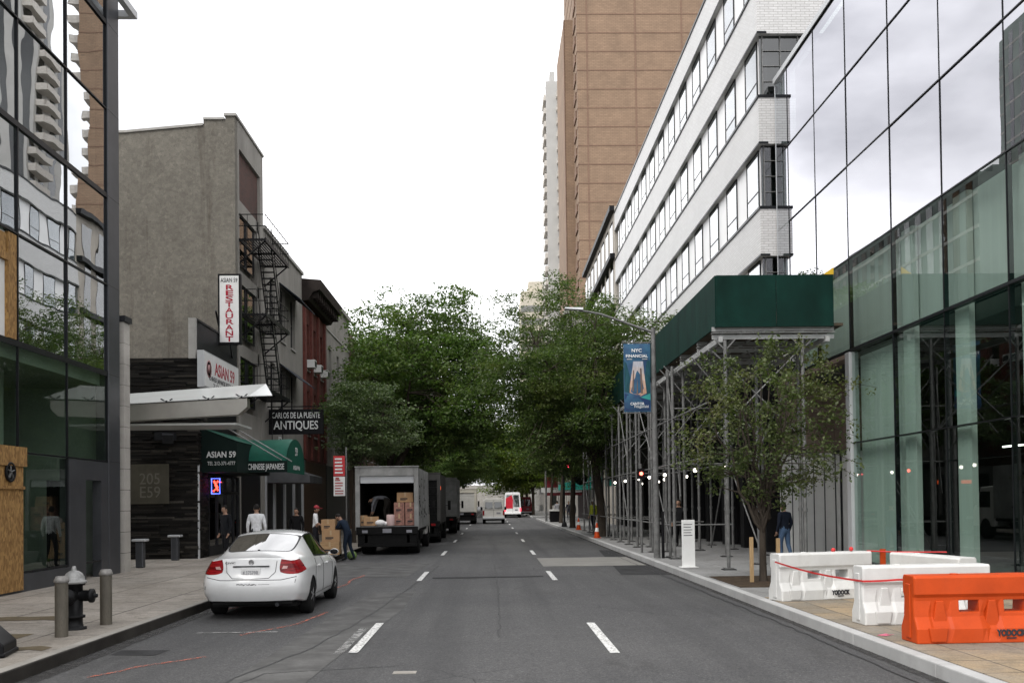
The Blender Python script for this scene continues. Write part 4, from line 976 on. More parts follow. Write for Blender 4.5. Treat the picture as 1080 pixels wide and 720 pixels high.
MB().lathe([(.09, 0), (.09, -.12), (.11, -.125), (.11, -.17), (.03, -.185), (.001, -.22)], (hx, hyy - .08, hz + .48), 16, 0, 'y').build('nozzle', 'hyd_black', hy)
b = MB().prism([(-.32, 0), (.32, 0), (.32, .14), (.05, .4), (-.32, .5)], 'y', -.3, .3).box(-.34, .34, -.32, .32, 0, .05)
o = b.build('rubbish_box', 'black', None, bevel=.02); put(o, (-6.08, 12.0, .155), .2); tag(o, 'black sloping plastic box cut off at the bottom left of the sidewalk', 'box')

# parking sign on its post, left
sp = thing('parking_sign', 'red and white parking rules sign on a grey post by the unloading truck', 'street sign', (-5.5, 38.0, .15))
MB().tube((-5.5, 38, .15), (-5.5, 38, 4.05), .032, n=8).build('post', 'steel', sp)
b = MB().box(-5.97, -5.54, 37.93, 37.95, 2.95, 3.72).build('sign_plate', mat('sign_red_plate', (.42, .025, .03), .45, 0, .08, 4), sp)
w = MB(); rr = random.Random(3)
for i in range(5): w.box(-5.92, -5.6 - rr.uniform(0, .08), 37.922, 37.93, 3.05 + i * .13, 3.11 + i * .13)
w.build('lettering', 'letter_white', b)
b = MB().box(-5.97, -5.54, 37.93, 37.95, 2.2, 2.93).build('sign_plate', 'sign_white', sp)
w = MB()
for i in range(6): w.box(-5.92, -5.6 - rr.uniform(0, .12), 37.922, 37.93, 2.27 + i * .1, 2.31 + i * .1)
w.box(-5.9, -5.76, 37.922, 37.93, 2.83, 2.9); w.build('lettering', mat('sign_rust_red', (.3, .03, .03), .5), b)

# street lamp, right, with banner
lp = thing('street_lamp', 'grey street lamp pole with a long curved arm over the right lanes', 'street lamp', (4.99, 30, .15))
MB().tube((4.99, 30, .15), (4.97, 30, 7.12), .1, .065, 14).build('pole', 'steel', lp)
b = MB().prism([(-.27, 0), (.27, 0), (.27, .62), (.2, .8), (-.2, .8), (-.27, .62)], 'y', -.24, .24)
o = b.build('base', mat('pole_base_concrete', (.26, .25, .235), .85, 0, .2, 3), lp, bevel=.05); o.location = (0, 0, 0)
b = MB(); b.path([(4.97, 30, 6.98), (4.5, 30, 7.14), (3.9, 30, 7.36), (3.4, 30, 7.54), (3.0, 30, 7.62), (2.75, 30, 7.65)], [.045, .04, .036, .032, .03, .03], 8)
b.build('arm', 'steel', lp)
b = MB().add([(2.85, 29.88, 7.66), (2.3, 29.86, 7.7), (2.3, 30.14, 7.7), (2.85, 30.12, 7.66), (2.85, 29.92, 7.74), (2.3, 29.93, 7.75), (2.3, 30.07, 7.75), (2.85, 30.08, 7.74)], [(0, 3, 2, 1), (4, 5, 6, 7), (0, 1, 5, 4), (1, 2, 6, 5), (2, 3, 7, 6), (3, 0, 4, 7)])
b.build('lamp_head', 'pale_metal', lp, bevel=.01)
MB().tube((5.15, 29.85, .15), (5.15, 29.85, 1.55), .045, n=10).build('sleeve', 'black', lp)
bn = thing('street_banner', 'blue street banner with a city picture and the word FINANCIAL on the lamp pole', 'banner', (4.46, 29.93, 4.57))
bx0, bx1, bz0, bz1, by = 4.05, 4.86, 4.56, 6.62, 29.93
b = MB(); NX, NZ = 6, 16
def bp(u, v): return (bx0 + (bx1 - bx0) * u, by - .04 * math.sin(u * 3.14) * math.sin(v * 3.1) - .015 * math.sin(v * 9), bz0 + (bz1 - bz0) * v)
def banner_poly(pts, m, lift): return [(*bp(u, v),) for u, v in pts]
for i in range(NX):
    for j in range(NZ): b.add([bp(i / NX, j / NZ), bp((i + 1) / NX, j / NZ), bp((i + 1) / NX, (j + 1) / NZ), bp(i / NX, (j + 1) / NZ)], [(0, 1, 2, 3)])
t = NT('banner_blue'); co = t.coord(); sep = t.n('ShaderNodeSeparateXYZ'); t.l(co, sep.inputs[0])
t.base(t.mix((.012, .05, .13), (.02, .11, .2), t.ramp(t.noise(co, 3, 3), [(.35, 0), (.65, 1)]))); t.b.inputs['Roughness'].default_value = .55; M['banner_blue'] = t.m
o = b.build('cloth', 'banner_blue', bn); o.modifiers.new('thick', 'SOLIDIFY').thickness = .006
def deco(name, polys, m, lift=.008, parent=bn):
    b = MB()
    for p in polys: b.add([(Vector(bp(u, v)) + Vector((0, -lift, 0)))[:] for u, v in p], [tuple(range(len(p)))])
    return b.build(name, m, parent, fix=False)
strips = lambda pts, n=6: pts
bands = [(.28, .80, .74, .62), (.74, .62, .5, .48), (.5, .45, .3, .32)]
pk = [[(.35, .74), (.72, .74), (.74, .66), (.33, .66)], [(.33, .66), (.74, .66), (.76, .56), (.29, .56)], [(.29, .56), (.76, .56), (.80, .46), (.25, .46)], [(.25, .46), (.80, .46), (.84, .36), (.2, .36)], [(.2, .36), (.84, .36), (.88, .28), (.62, .23), (.14, .29)]]
for p_, c_ in zip(pk, [(.45, .45, .5), (.5, .45, .45), (.55, .42, .36), (.5, .34, .26), (.45, .27, .19)]): deco('picture', [p_], mat('banner_print', c_, .5, 0, .25, 9, stretch=(3, 3, .4)))
deco('picture', [[(.02, .3), (.2, .28), (.24, .5), (.1, .72), (.02, .74)], [(.98, .27), (.85, .25), (.78, .5), (.86, .74), (.98, .76)]], mat('banner_dark_print', (.02, .075, .095), .5, 0, .3, 9, stretch=(3, 3, .4)), .009)
deco('picture', [[(.3, .3), (.36, .3), (.38, .62), (.34, .6)], [(.62, .27), (.7, .27), (.66, .64), (.6, .64)], [(.46, .26), (.52, .25), (.5, .5)]], mat('banner_brown_print', (.14, .10, .085), .5, 0, .3, 9, stretch=(3, 3, .4)), .01)
deco('swoosh', [[(.02, .02), (.98, .02), (.98, .22), (.62, .205), (.02, .27)]], mat('banner_navy', (.012, .04, .12), .5), .011)
deco('swoosh', [[(.62, .21), (.98, .17), (.98, .27)]], mat('banner_teal', (.03, .28, .26), .5), .012)
zc = lambda v: bz0 + (bz1 - bz0) * v
for s_, v, h, w in (('NYC', .895, .1, .3), ('FINANCIAL', .815, .085, .66), ('CANTOR', .115, .08, .42)): text(s_, h, (4.44, by - .07, zc(v)), FRONT, 'white', bn, w, bold=.002)
deco('swoosh', [[(.12, .768), (.88, .768), (.88, .78), (.12, .78)]], 'off_white', .012)
text('Fitzgerald', .075, (4.56, by - .07, zc(.075)), FRONT, 'white', bn, .42)
MB().tube((4.0, 29.93, 6.66), (4.99, 29.97, 6.66), .018, n=6).tube((4.0, 29.93, 4.53), (4.99, 29.97, 4.53), .018, n=6).build('bracket', 'steel', bn)

# small white pylon board near the kerb
o = thing('notice_board', 'slim white free-standing notice board by the kerb under the shed', 'sign')
MB().box(-.17, .17, -.03, .03, 0, 1.22).build('panel', 'white', o, bevel=.008); MB().box(-.22, .22, -.16, .16, 0, .02).build('base', 'white', o, bevel=.004)
b = MB()
for i in range(5): b.box(-.13, .1 - .03 * (i % 2), -.035, -.03, 1.1 - i * .07, 1.115 - i * .07)
b.build('lettering', 'sign_dark', o); put(o, (5.07, 25.6, .155), .12)

# ------------------------------------------------------------------ plastic barriers
def barrier(label, loc, rz, m, dirty=None):
    """hollow jersey-like plastic barrier: body 1.8 m long with two forklift openings, raised blocks and scooped recesses"""
    o = thing('plastic_barrier', label, 'barrier', (0, 0, 0), 'plastic traffic barriers on the right sidewalk')
    Lh = .915
    prof = lambda z: .225 if z < .17 else (.225 - (z - .17) / .14 * .075 if z < .31 else (.15 - (z - .31) / .22 * .02 if z < .53 else (.13 + (z - .53) / .05 * .035 if z < .58 else .165)))
    zs = [.0, .02, .17, .24, .31, .36, .50, .54, .58, .70, .77, .80]
    xs = [-.915, -.9, -.74, -.70, -.5, -.46, -.36, -.12, -.06, .0, .08, .14, .19, .44, .52, .56, .70, .76, .9, .915]
    openx = ((-.27, -.05), (.30, .33)); b = MB()
    def open_(x0, x1, z0, z1): return z0 >= .359 and z1 <= .501 and (-.361 <= x0 and x1 <= -.119 or .189 <= x0 and x1 <= .441)
    def depth(x, z):
        d = prof(z)
        if z > .78: d -= .02
        if .1 < z < .5:
            for cx, w in ((-.60, .1), (.035, .1), (.63, .1)):
                u = abs(x - cx) / w
                if u < 1.05: d -= .05 * (1 if u < .75 else .4)
        if abs(x) > .905: d -= .02
        return d
    for s in (-1, 1):
        nx, nz = len(xs), len(zs); k = len(b.v)
        for z in zs:
            for x in xs: b.v.append((x, s * depth(x, z), z))
        for j in range(nz - 1):
            for i in range(nx - 1):
                if open_(xs[i], xs[i + 1], zs[j], zs[j + 1]): continue
                b.f.append((k + j * nx + i, k + j * nx + i + 1, k + (j + 1) * nx + i + 1, k + (j + 1) * nx + i)); b.m.append(0); b.s.append(False)
    nx, nz = len(xs), len(zs); K = nx * nz
    for i in range(nx - 1):
        b.f.append((i, i + 1, K + i + 1, K + i)); b.m.append(0); b.s.append(False)
        t_ = (nz - 1) * nx; b.f.append((t_ + i, t_ + i + 1, K + t_ + i + 1, K + t_ + i)); b.m.append(0); b.s.append(False)
    for j in range(nz - 1):
        for i in (0, nx - 1): b.f.append((j * nx + i, (j + 1) * nx + i, K + (j + 1) * nx + i, K + j * nx + i)); b.m.append(0); b.s.append(False)
    for x0, x1 in ((-.36, -.12), (.19, .44)):     # walls of the openings
        i0 = xs.index(x0); i1 = xs.index(x1); j0, j1 = zs.index(.36), zs.index(.50)
        for i in range(i0, i1):
            for j in (j0, j1): b.f.append((j * nx + i, j * nx + i + 1, K + j * nx + i + 1, K + j * nx + i)); b.m.append(0); b.s.append(False)
        for i in (i0, i1): b.f.append((j0 * nx + i, j1 * nx + i, K + j1 * nx + i, K + j0 * nx + i)); b.m.append(0); b.s.append(False)
    # blocks and ribs moulded into the same shell
    for s in (-1, 1):
        for cx in (-.66, .66): b.prism([(cx - .12, .19), (cx + .12, .19), (cx + .09, .02), (cx - .09, .02)], 'y', s * .215, s * .245)
        for cx in (-.60, .035, .63): b.prism([(cx - .10, .16), (cx + .10, .16), (cx + .045, .5), (cx - .045, .5)], 'y', s * .1, s * .158)
    body = b.build('body', m, o, bevel=.016)
    b = MB().lathe([(.05, 0), (.055, .012), (.001, .015)], (-.35, 0, .8), 14).box(.2, .5, -.09, .09, .775, .806); b.build('filler_cap', m, body, bevel=.01)
    for q in (-.93, .9): MB().box(q, q + .03, -.06, .06, .05, .7).build('coupling', m, body, bevel=.01)
    for dx, hh in ((.38, 0),):
        text('YODOCK', .07, (.22, -.232, .115), FRONT, 'sign_dark', body, .36, bold=.006); MB().box(.16, .28, -.2345, -.2315, .05, .066).build('lettering', 'sign_dark', body)
    return put(o, loc, rz)
M['plastic_white'] = mat('white_barrier_plastic', (.58, .58, .565), .5, 0, .10, 2.2, .001, (.40, .385, .35))
M['plastic_orange'] = mat('orange_barrier_plastic', (.45, .054, .007), .5, 0, .15, 2.2, .001, (.33, .05, .014), spec=.2)
barrier('orange plastic barrier at the bottom right, nearest the camera', (5.93, 11.95, .158), .02, 'plastic_orange')
barrier('white plastic barrier directly behind the orange one, red tape along it', (5.97, 13.75, .158), .06, 'plastic_white')
barrier('white plastic barrier nearest the small sidewalk tree', (5.72, 17.2, .158), .26, 'plastic_white')
barrier('small-looking white barrier set slantwise by the glass front, behind two others', (7.13, 16.05, .158), -1.38, 'plastic_white')
o = tag(MB().box(6.76, 6.85, 17.2, 17.24, .5, 1.0).tube((6.80, 17.22, .16), (6.80, 17.22, .55), .02, n=6).build('marker_post', 'plastic_orange'), 'short orange marker post between the white barriers', 'post')
o = tag(MB().box(5.75, 6.0, 13.47, 13.49, .52, .64).build('reflector_plate', mat('reflector_red', (.5, .05, .02), .3)), 'red and silver reflector plate on the white barrier behind the orange one', 'reflector')
b = MB(); pts = [(4.78, 16.75, .83), (5.05, 13.48, .76), (5.5, 13.42, .78), (6.1, 13.46, .79), (6.85, 13.53, .80)]
for p, q in zip(pts, pts[1:]):
    for i in range(6):
        a0, a1 = i / 6, (i + 1) / 6; P0 = Vector(p).lerp(Vector(q), a0); P1 = Vector(p).lerp(Vector(q), a1)
        P0.z -= .012 * math.sin(a0 * math.pi) * (Vector(q) - Vector(p)).length; P1.z -= .012 * math.sin(a1 * math.pi) * (Vector(q) - Vector(p)).length
        b.add([P0 + Vector((0, 0, -.013)), P1 + Vector((0, 0, -.013)), P1 + Vector((0, 0, .013)), P0 + Vector((0, 0, .013))], [(0, 1, 2, 3)])
M['tape'] = mat('red_tape', (.55, .03, .03), .45, 0, .15, 6)
o = b.build('barrier_tape', 'tape', None, fix=False); o.modifiers.new('thick', 'SOLIDIFY').thickness = .003; tag(o, 'red plastic tape strung along the white barriers', 'tape')
b = MB().path([(6.6, 17.4, .96), (6.9, 16.9, .96), (7.6, 16.5, .97)], .012, 5); b.ball((5.95, 17.25, .99), .04, 8); b.ball((6.3, 17.35, 1.0), .04, 8)
tag(b.build('barrier_tape', 'tape'), 'short red tape knotted on top of the far white barriers', 'tape')

# traffic cones, bins, far poles on the right sidewalk
def cone(x, y, label):
    o = thing('traffic_cone', label, 'cone', (x, y, .15), 'traffic cones by the right tree')
    MB().box(x - .18, x + .18, y - .18, y + .18, .15, .18).lathe([(.14, .03), (.035, .7), (.02, .71)], (x, y, .15), 14).build('cone', 'plastic_orange', o)
    MB().lathe([(.101, .30), (.07, .48)], (x, y, .15), 14).build('collar', 'white', o)
cone(4.95, 46.7, 'orange traffic cone nearest the trunk of the big right tree'); cone(5.3, 60.5, 'orange traffic cone farther along the kerb, near the man in grey')
bin_ = thing('litter_bin', 'black litter bin with a pale lid on the far right sidewalk', 'bin', (5.3, 84, .15))
MB().box(4.95, 5.75, 83.7, 84.3, .15, 1.05).build('body', 'black', bin_); MB().box(4.9, 5.8, 83.65, 84.35, 1.05, 1.2).build('lid', 'off_white', bin_, bevel=.03)
o = thing('street_lamp', 'far grey lamp pole beside the litter bin on the right sidewalk', 'street lamp', (4.75, 86, .15))
MB().tube((4.75, 86, .15), (4.75, 86, 8.2), .1, .06, 8).build('pole', 'steel', o); MB().path([(4.75, 86, 7.8), (4, 86, 8.3), (2.6, 86, 8.5)], .035, 6).build('arm', 'steel', o); MB().box(2.0, 2.7, 85.85, 86.15, 8.42, 8.52).build('lamp_head', 'pale_metal', o)
o = thing('traffic_signal', 'traffic signal post with a small red lamp on the far right sidewalk', 'traffic signal', (4.95, 67.5, .15))
MB().tube((4.95, 67.5, .15), (4.95, 67.5, 4.6), .075, .06, 8).lathe([(.2, 0), (.16, .25), (.08, .35)], (4.95, 67.5, .15), 10).build('pole', 'dark_steel', o)
MB().box(5.05, 5.4, 67.3, 67.6, 3.5, 4.5).build('signal_head', 'black', o)
MB().ball((5.22, 67.28, 4.25), .1, 10).build('red_lamp', emis('signal_red', (1, .05, .1), 6), o)
o = thing('traffic_signal', 'red signal lamp on a short arm among the scaffold poles', 'traffic signal', (5.0, 33.1, .15))
MB().tube((5.0, 33.1, .15), (5.0, 33.1, 3.1), .04, n=8).build('pole', 'steel', o)
MB().box(4.88, 5.12, 33.0, 33.15, 2.6, 2.95).build('signal_head', 'black', o); MB().ball((5.0, 32.98, 2.78), .06, 10).build('red_lamp', emis('stop_red', (1, .12, .08), 6), o)
o = thing('round_sign', 'small round black and white sign hanging under the far shed', 'sign', (6.0, 66, 3.2))
MB().lathe([(.42, -.02), (.42, .02)], (6.0, 66, 3.35), 20, 0, 'y').build('disc', 'black', o); MB().lathe([(.38, -.03), (.3, -.03)], (6.0, 66, 3.35), 20, 0, 'y').bar((5.8, 65.96, 3.15), (6.2, 65.96, 3.55), .08, .01).bar((5.8, 65.96, 3.55), (6.1, 65.96, 3.25), .06, .01).build('emblem', 'white', o); MB().bar((6, 66, 3.7), (6, 66, 6.1), .04, .04).build('hanger', 'dark_steel', o)

# ------------------------------------------------------------------ cardboard boxes and the hand truck
def carton(label, x, y, z, w, d, h, rz=0, grp=None, m='cardboard'):
    o = thing('cardboard_box', label, 'box', (0, 0, 0), grp)
    MB().box(-w / 2, w / 2, -d / 2, d / 2, 0, h).build('body', m, o, bevel=.006)
    MB().box(-w / 2 - .002, w / 2 + .002, -.03, .03, h, h + .003).box(-.03, .03, -d / 2 - .002, -d / 2, h * .6, h).build('packing_tape', mat('packing_tape', (.42, .3, .17), .35), o)
    b = MB().box(-w * .3, w * .15, -d / 2 - .003, -d / 2, h * .3, h * .42).box(-w * .3, w * .05, -d / 2 - .003, -d / 2, h * .2, h * .25); b.build('printing', 'sign_dark', o)
    return put(o, (x, y, z), rz)
BZ = 1.08
G1 = 'boxes left in the open truck'
M['box_red'] = mat('red_printed_box', (.26, .13, .10), .7, 0, .4, 14)
carton('brown box on top of the stack in the open truck', -3.2, 37.2, BZ + .85, .6, .5, .36, .05, G1)
carton('red-printed box at left of the middle row of the truck stack', -3.4, 37.1, BZ + .42, .38, .5, .42, 0, G1, 'box_red')
carton('red-printed box at right of the middle row of the truck stack', -2.98, 37.1, BZ + .42, .4, .5, .42, 0, G1, 'box_red')
carton('bottom left red-printed box of the truck stack', -3.4, 37.1, BZ, .38, .5, .42, 0, G1, 'box_red')
carton('bottom right red-printed box of the truck stack', -2.98, 37.1, BZ, .4, .5, .42, .03, G1, 'box_red')
carton('low brown box under the bending man in the truck', -4.45, 36.95, BZ, .55, .45, .33, .15, G1)
carton('small brown box at the left edge of the truck floor', -4.72, 37.0, BZ, .25, .4, .38, 0, G1)
tag(put(MB().lathe([(.14, 0), (.15, .02), (.15, .38), (.13, .4), (.001, .4)], (0, 0, 0), 16).build('plastic_tub', mat('pink_tub', (.55, .4, .38), .5)), (-3.72, 36.85, BZ)), 'pale pink tub beside the stacked boxes in the truck', 'tub')
tag(put(MB().ball((0, 0, .1), (.2, .16, .12), 12).ball((.18, .05, .07), (.12, .1, .08), 10).build('plastic_bag', 'white'), (-4.1, 36.8, BZ)), 'crumpled white plastic bag on the truck floor', 'bag')
ht = thing('hand_truck', 'hand truck with upright frame holding stacked boxes at the left kerb', 'hand truck', (-5.35, 33.3, .15))
b = MB()
for x in (-5.55, -5.15): b.tube((x, 33.6, .2), (x, 33.6, 1.35), .018, n=6)
for z in (.4, .8, 1.3): b.tube((-5.55, 33.6, z), (-5.15, 33.6, z), .014, n=6)
b.box(-5.62, -5.08, 33.05, 33.6, .2, .22); b.build('frame', 'steel', ht)
for x in (-5.62, -5.08): MB().lathe([(.1, -.025), (.12, -.02), (.12, .02), (.1, .025)], (x, 33.66, .27), 14, 0, 'x').build('wheel', 'rubber', ht)
G2 = 'boxes on the hand truck'
carton('slatted wooden crate at the bottom of the hand truck stack', -5.35, 33.3, .225, .62, .5, .42, 0, G2, mat('crate_wood', (.36, .23, .12), .8, 0, .3, 5, stretch=(1, 1, 8)))
carton('brown box in the middle of the hand truck stack', -5.33, 33.3, .645, .58, .48, .38, .06, G2)
carton('tall brown box on top of the hand truck stack', -5.4, 33.3, 1.025, .45, .42, .36, -.05, G2)
tag(put(MB().ball((0, 0, .14), (.17, .15, .16), 12).build('green_bag', mat('green_sack', (.13, .2, .06), .6, 0, .3, 12)), (-4.75, 34.0, 0.0)), 'small green sack on the road behind the navy-clad man', 'bag')
# ================================================================== VEHICLES
M['car_white'] = None
M['plate_grey'] = mat('dirty_plate', (.2, .2, .22), .5)
t = NT('white_car_paint'); co = t.coord()
t.base(t.mix((.62, .625, .62), (.47, .47, .455), t.ramp(t.noise(co, 2.2, 7, .7), [(.5, 0), (.85, .7)])))
t.b.inputs['Roughness'].default_value = .22; t.b.inputs['Coat Weight'].default_value = .5; t.b.inputs['Coat Roughness'].default_value = .08; M['car_white'] = t.m
M['car_glass'] = glass('car_glass', (.10, .11, .11), .30, 0, 1)
M['lamp_red'] = None
t = NT('red_lamp_lens'); co = t.coord((1, 1, 8))
t.base(t.mix((.11, .002, .004), (.27, .007, .01), t.ramp(t.noise(co, 3.5, 3), [(.4, 0), (.6, 1)]))); t.b.inputs['Roughness'].default_value = .2; t.b.inputs['Coat Weight'].default_value = .0; t.b.inputs['Specular IOR Level'].default_value = .3; M['lamp_red'] = t.m
M['lamp_clear'] = mat('clear_lamp_lens', (.5, .30, .28), .2, .0, .2, 12)
M['rim'] = mat('alloy_rim', (.33, .33, .33), .35, .7, .15, 8)
def wheel(parent, x, y, r, w, side, rim='rim', spokes=7):
    """side: which way the face looks (+1 / -1 along x)"""
    tb = MB().lathe([(r * .66, -w / 2), (r * .93, -w / 2), (r * .99, -w / 2 + .02), (r, -w * .25), (r, w * .25), (r * .99, w / 2 - .02), (r * .93, w / 2), (r * .66, w / 2)], (x, y, r), 28, 0, 'x')
    wl_ = tb.build('wheel', 'rubber', parent)
    b = MB().lathe([(r * .67, -w / 2 + .01), (r * .67, w * .4), (r * .62, w * .47), (r * .58, w * .4), (r * .55, -w * .1)] if side > 0 else [(r * .67, w / 2 - .01), (r * .67, -w * .4), (r * .62, -w * .47), (r * .58, -w * .4), (r * .55, w * .1)], (x, y, r), 28, 0, 'x')
    xf = x + side * w * .36
    for i in range(spokes):
        a = 2 * math.pi * i / spokes; ca, sa = math.cos(a), math.sin(a)
        b.bar((xf + side * .012, y + ca * r * .1, r + sa * r * .1), (xf, y + ca * r * .62, r + sa * r * .62), .05, .03)
    b.lathe([(r * .18, -.02), (r * .16, .02), (.001, .025)] if side > 0 else [(r * .18, .02), (r * .16, -.02), (.001, -.025)], (xf, y, r), 14, 0, 'x')
    b.build('rim', rim, wl_)
    MB().lathe([(r * .55, -.01), (r * .55, .01)], (x - side * w * .1, y, r), 20, 0, 'x').build('brake_disc', 'dark_steel', wl_)
    return wl_

def sedan():
    car = thing('parked_car', 'white sedan with scuffed rear bumper parked along the left kerb', 'car', (0, 0, 0))
    # stations: y, then (x, z, dy) of the long lines from sill to roof centre
    ST = [ # L0 sill       L1          L2           L3           L4(belt)      T1           T2          T3          T4
     (0.00, [(.70, .30, .10), (.76, .42, .03), (.785, .60, .0), (.75, .735, .075), (.66, .965, .12), (.49, 1.0, .10), (.30, 1.01, .085), (.15, 1.015, .08), (0, 1.015, .08)]),
     (.14, [(.76, .29, .1), (.825, .42, .06), (.845, .60, .05), (.815, .76, .09), (.70, .975, .09), (.50, 1.012, .07), (.30, 1.02, .06), (.15, 1.025, .06), (0, 1.025, .06)]),
     (.42, [(.80, .25, .05), (.86, .40, .03), (.872, .62, .02), (.85, .80, .02), (.735, .985, .0), (.49, 1.035, -.02), (.32, 1.045, -.03), (.16, 1.05, -.03), (0, 1.05, -.03)]),
     (.72, [(.81, .23, 0), (.865, .38, 0), (.875, .62, 0), (.86, .82, 0), (.755, .985, 0), (.565, 1.075, -.06), (.38, 1.095, -.12), (.19, 1.105, -.14), (0, 1.108, -.145)]),
     (1.08, [(.81, .22, 0), (.865, .37, 0), (.875, .62, 0), (.865, .83, 0), (.78, .98, 0), (.585, 1.215, .0), (.39, 1.235, -.03), (.19, 1.25, -.045), (0, 1.255, -.05)]),
     (1.48, [(.81, .21, 0), (.86, .36, 0), (.87, .60, 0), (.865, .83, 0), (.79, .965, 0), (.575, 1.335, .02), (.39, 1.365, 0), (.19, 1.38, -.02), (0, 1.385, -.03)]),
     (1.62, [(.81, .21, 0), (.86, .36, 0), (.87, .60, 0), (.865, .83, 0), (.79, .96, 0), (.575, 1.355, .02), (.39, 1.392, .0), (.19, 1.408, .0), (0, 1.412, 0)]),
     (2.05, [(.81, .21, 0), (.86, .35, 0), (.868, .58, 0), (.862, .82, 0), (.79, .945, 0), (.58, 1.375, 0), (.39, 1.42, 0), (.19, 1.435, 0), (0, 1.438, 0)]),
     (2.55, [(.81, .21, 0), (.86, .35, 0), (.868, .58, 0), (.86, .81, 0), (.785, .925, 0), (.57, 1.35, 0), (.39, 1.405, .0), (.19, 1.425, .0), (0, 1.43, 0)]),
     (2.80, [(.81, .21, 0), (.86, .35, 0), (.868, .58, 0), (.86, .80, 0), (.78, .915, 0), (.555, 1.30, 0), (.39, 1.36, -.02), (.19, 1.385, -.04), (0, 1.392, -.045)]),
     (3.30, [(.81, .21, 0), (.862, .36, 0), (.87, .58, 0), (.855, .79, 0), (.775, .90, 0), (.60, 1.10, 0), (.42, 1.14, -.03), (.21, 1.16, -.05), (0, 1.165, -.06)]),
     (3.62, [(.81, .22, 0), (.865, .38, 0), (.872, .58, 0), (.85, .78, 0), (.765, .885, 0), (.64, .925, 0), (.45, .955, .05), (.22, .97, .06), (0, .975, .06)]),
     (4.02, [(.79, .23, 0), (.84, .4, 0), (.845, .58, 0), (.82, .745, 0), (.72, .825, 0), (.54, .86, 0), (.38, .875, 0), (.19, .885, 0), (0, .888, 0)]),
     (4.33, [(.73, .24, -.05), (.79, .4, -.03), (.79, .56, -.02), (.75, .68, -.03), (.64, .735, -.0), (.47, .765, .02), (.32, .775, .03), (.16, .78, .04), (0, .782, .04)]),
     (4.47, [(.60, .26, -.08), (.66, .4, -.04), (.66, .54, -.03), (.62, .62, -.05), (.54, .675, -.02), (.4, .70, .0), (.28, .708, .01), (.14, .712, .02), (0, .713, .02)])]
    nS, nL = len(ST), 9
    bm = bmesh.new(); V = {}
    for i, (y, row) in enumerate(ST):
        for j, (x, z, dy) in enumerate(row):
            V[i, j, 1] = bm.verts.new((x, y + dy, z)); V[i, j, -1] = V[i, j, 1] if x == 0 else bm.verts.new((-x, y + dy, z))
    PAINT, GLASS, SEAL, RED, BLACK, WGL = range(6)
    faces = {}
    for s in (1, -1):
        for i in range(nS - 1):
            for j in range(nL - 1):
                f = bm.faces.new([V[i, j, s], V[i + 1, j, s], V[i + 1, j + 1, s], V[i, j + 1, s]]); m = PAINT
                if j == 4 and 5 <= i <= 9: m = GLASS
                if j == 4 and i == 4: m = PAINT
                if j >= 5 and 3 <= i <= 4: m = WGL
                if j >= 5 and 9 <= i <= 10: m = WGL
                if i <= 1 and j == 3: m = RED
                f.material_index = m
        for i in range(nS - 1):       # floor
            pass
    for i in range(nS - 1): bm.faces.new([V[i, 0, 1], V[i, 0, -1], V[i + 1, 0, -1], V[i + 1, 0, 1]]).material_index = BLACK
    FR_ = {0: (1, .62, .41, .2, 0), 1: (1, .62, .41, .2, 0), 2: (1, .6, .4, .2, 0), 3: (1, .56, .38, .19, 0)}
    for end, i in ((1, 0), (-1, nS - 1)):
        C = {}
        for j in range(5):
            x0, z0, d0 = ST[i][1][j]; y0 = ST[i][0]
            for k in range(5):
                for s in (1, -1):
                    if k == 0: C[j, k, s] = V[i, j, s]
                    elif j == 4: C[j, k, s] = V[i, 4 + k, s]
                    else:
                        fr = FR_[j][k]; bul = (1 - fr ** 2)
                        if fr == 0 and s == -1: C[j, k, s] = C[j, k, 1]; continue
                        C[j, k, s] = bm.verts.new((s * x0 * fr, y0 + d0 - end * bul * (.11 if j < 3 else .05 if j == 3 else .04), z0 + (.012 if j >= 3 else 0) * bul))
        for j in range(4):
            for k in range(4):
                for s in (1, -1):
                    f = bm.faces.new([C[j, k, s], C[j + 1, k, s], C[j + 1, k + 1, s], C[j, k + 1, s]])
                    if end == 1 and j == 3 and k == 0: f.material_index = RED
        low = [C[0, k, 1] for k in range(5)] + [C[0, k, -1] for k in range(3, -1, -1)]
        bm.faces.new(low).material_index = BLACK
    cl = bm.edges.layers.float.new('crease_edge')
    bmesh.ops.recalc_face_normals(bm, faces=bm.faces)
    for e in bm.edges:
        ms = {f.material_index for f in e.link_faces}
        if len(ms) > 1: e[cl] = .75
        ys_ = [v.co for v in e.verts]
        if all(v.co.z < .31 for v in e.verts): e[cl] = .7
    for i in range(nS - 1):
        for s in (1, -1):
            for j, c_ in ((3, .7), (4, .6 if 3 <= i <= 10 else .45), (1, .35)):
                e = bm.edges.get([V[i, j, s], V[i + 1, j, s]])
                if e: e[cl] = max(e[cl], c_)
    # trunk lip
    for s in (1, -1):
        for j in range(4, nL - 1):
            e = bm.edges.get([V[0, j, s], V[0, j + 1, s]])
            if e: e[cl] = .9
    # dark seals round every pane
    for m in (GLASS, WGL):
        fs = [f for f in bm.faces if f.material_index == m]
        r_ = bmesh.ops.inset_region(bm, faces=fs, thickness=.022 if m == GLASS else .02, depth=0, use_boundary=True, use_even_offset=True)
        for f in r_['faces']: f.material_index = SEAL
    me = bpy.data.meshes.new('car_shell'); bm.to_mesh(me); bm.free()
    for k in ('car_white', 'car_glass', 'black', 'lamp_red', 'black', 'car_glass'): me.materials.append(M[k])
    for p in me.polygons: p.use_smooth = True
    tmp = bpy.data.objects.new('car_shell', me); COL.objects.link(tmp)
    sb = tmp.modifiers.new('s', 'SUBSURF'); sb.levels = 3; sb.render_levels = 3
    cuts = []
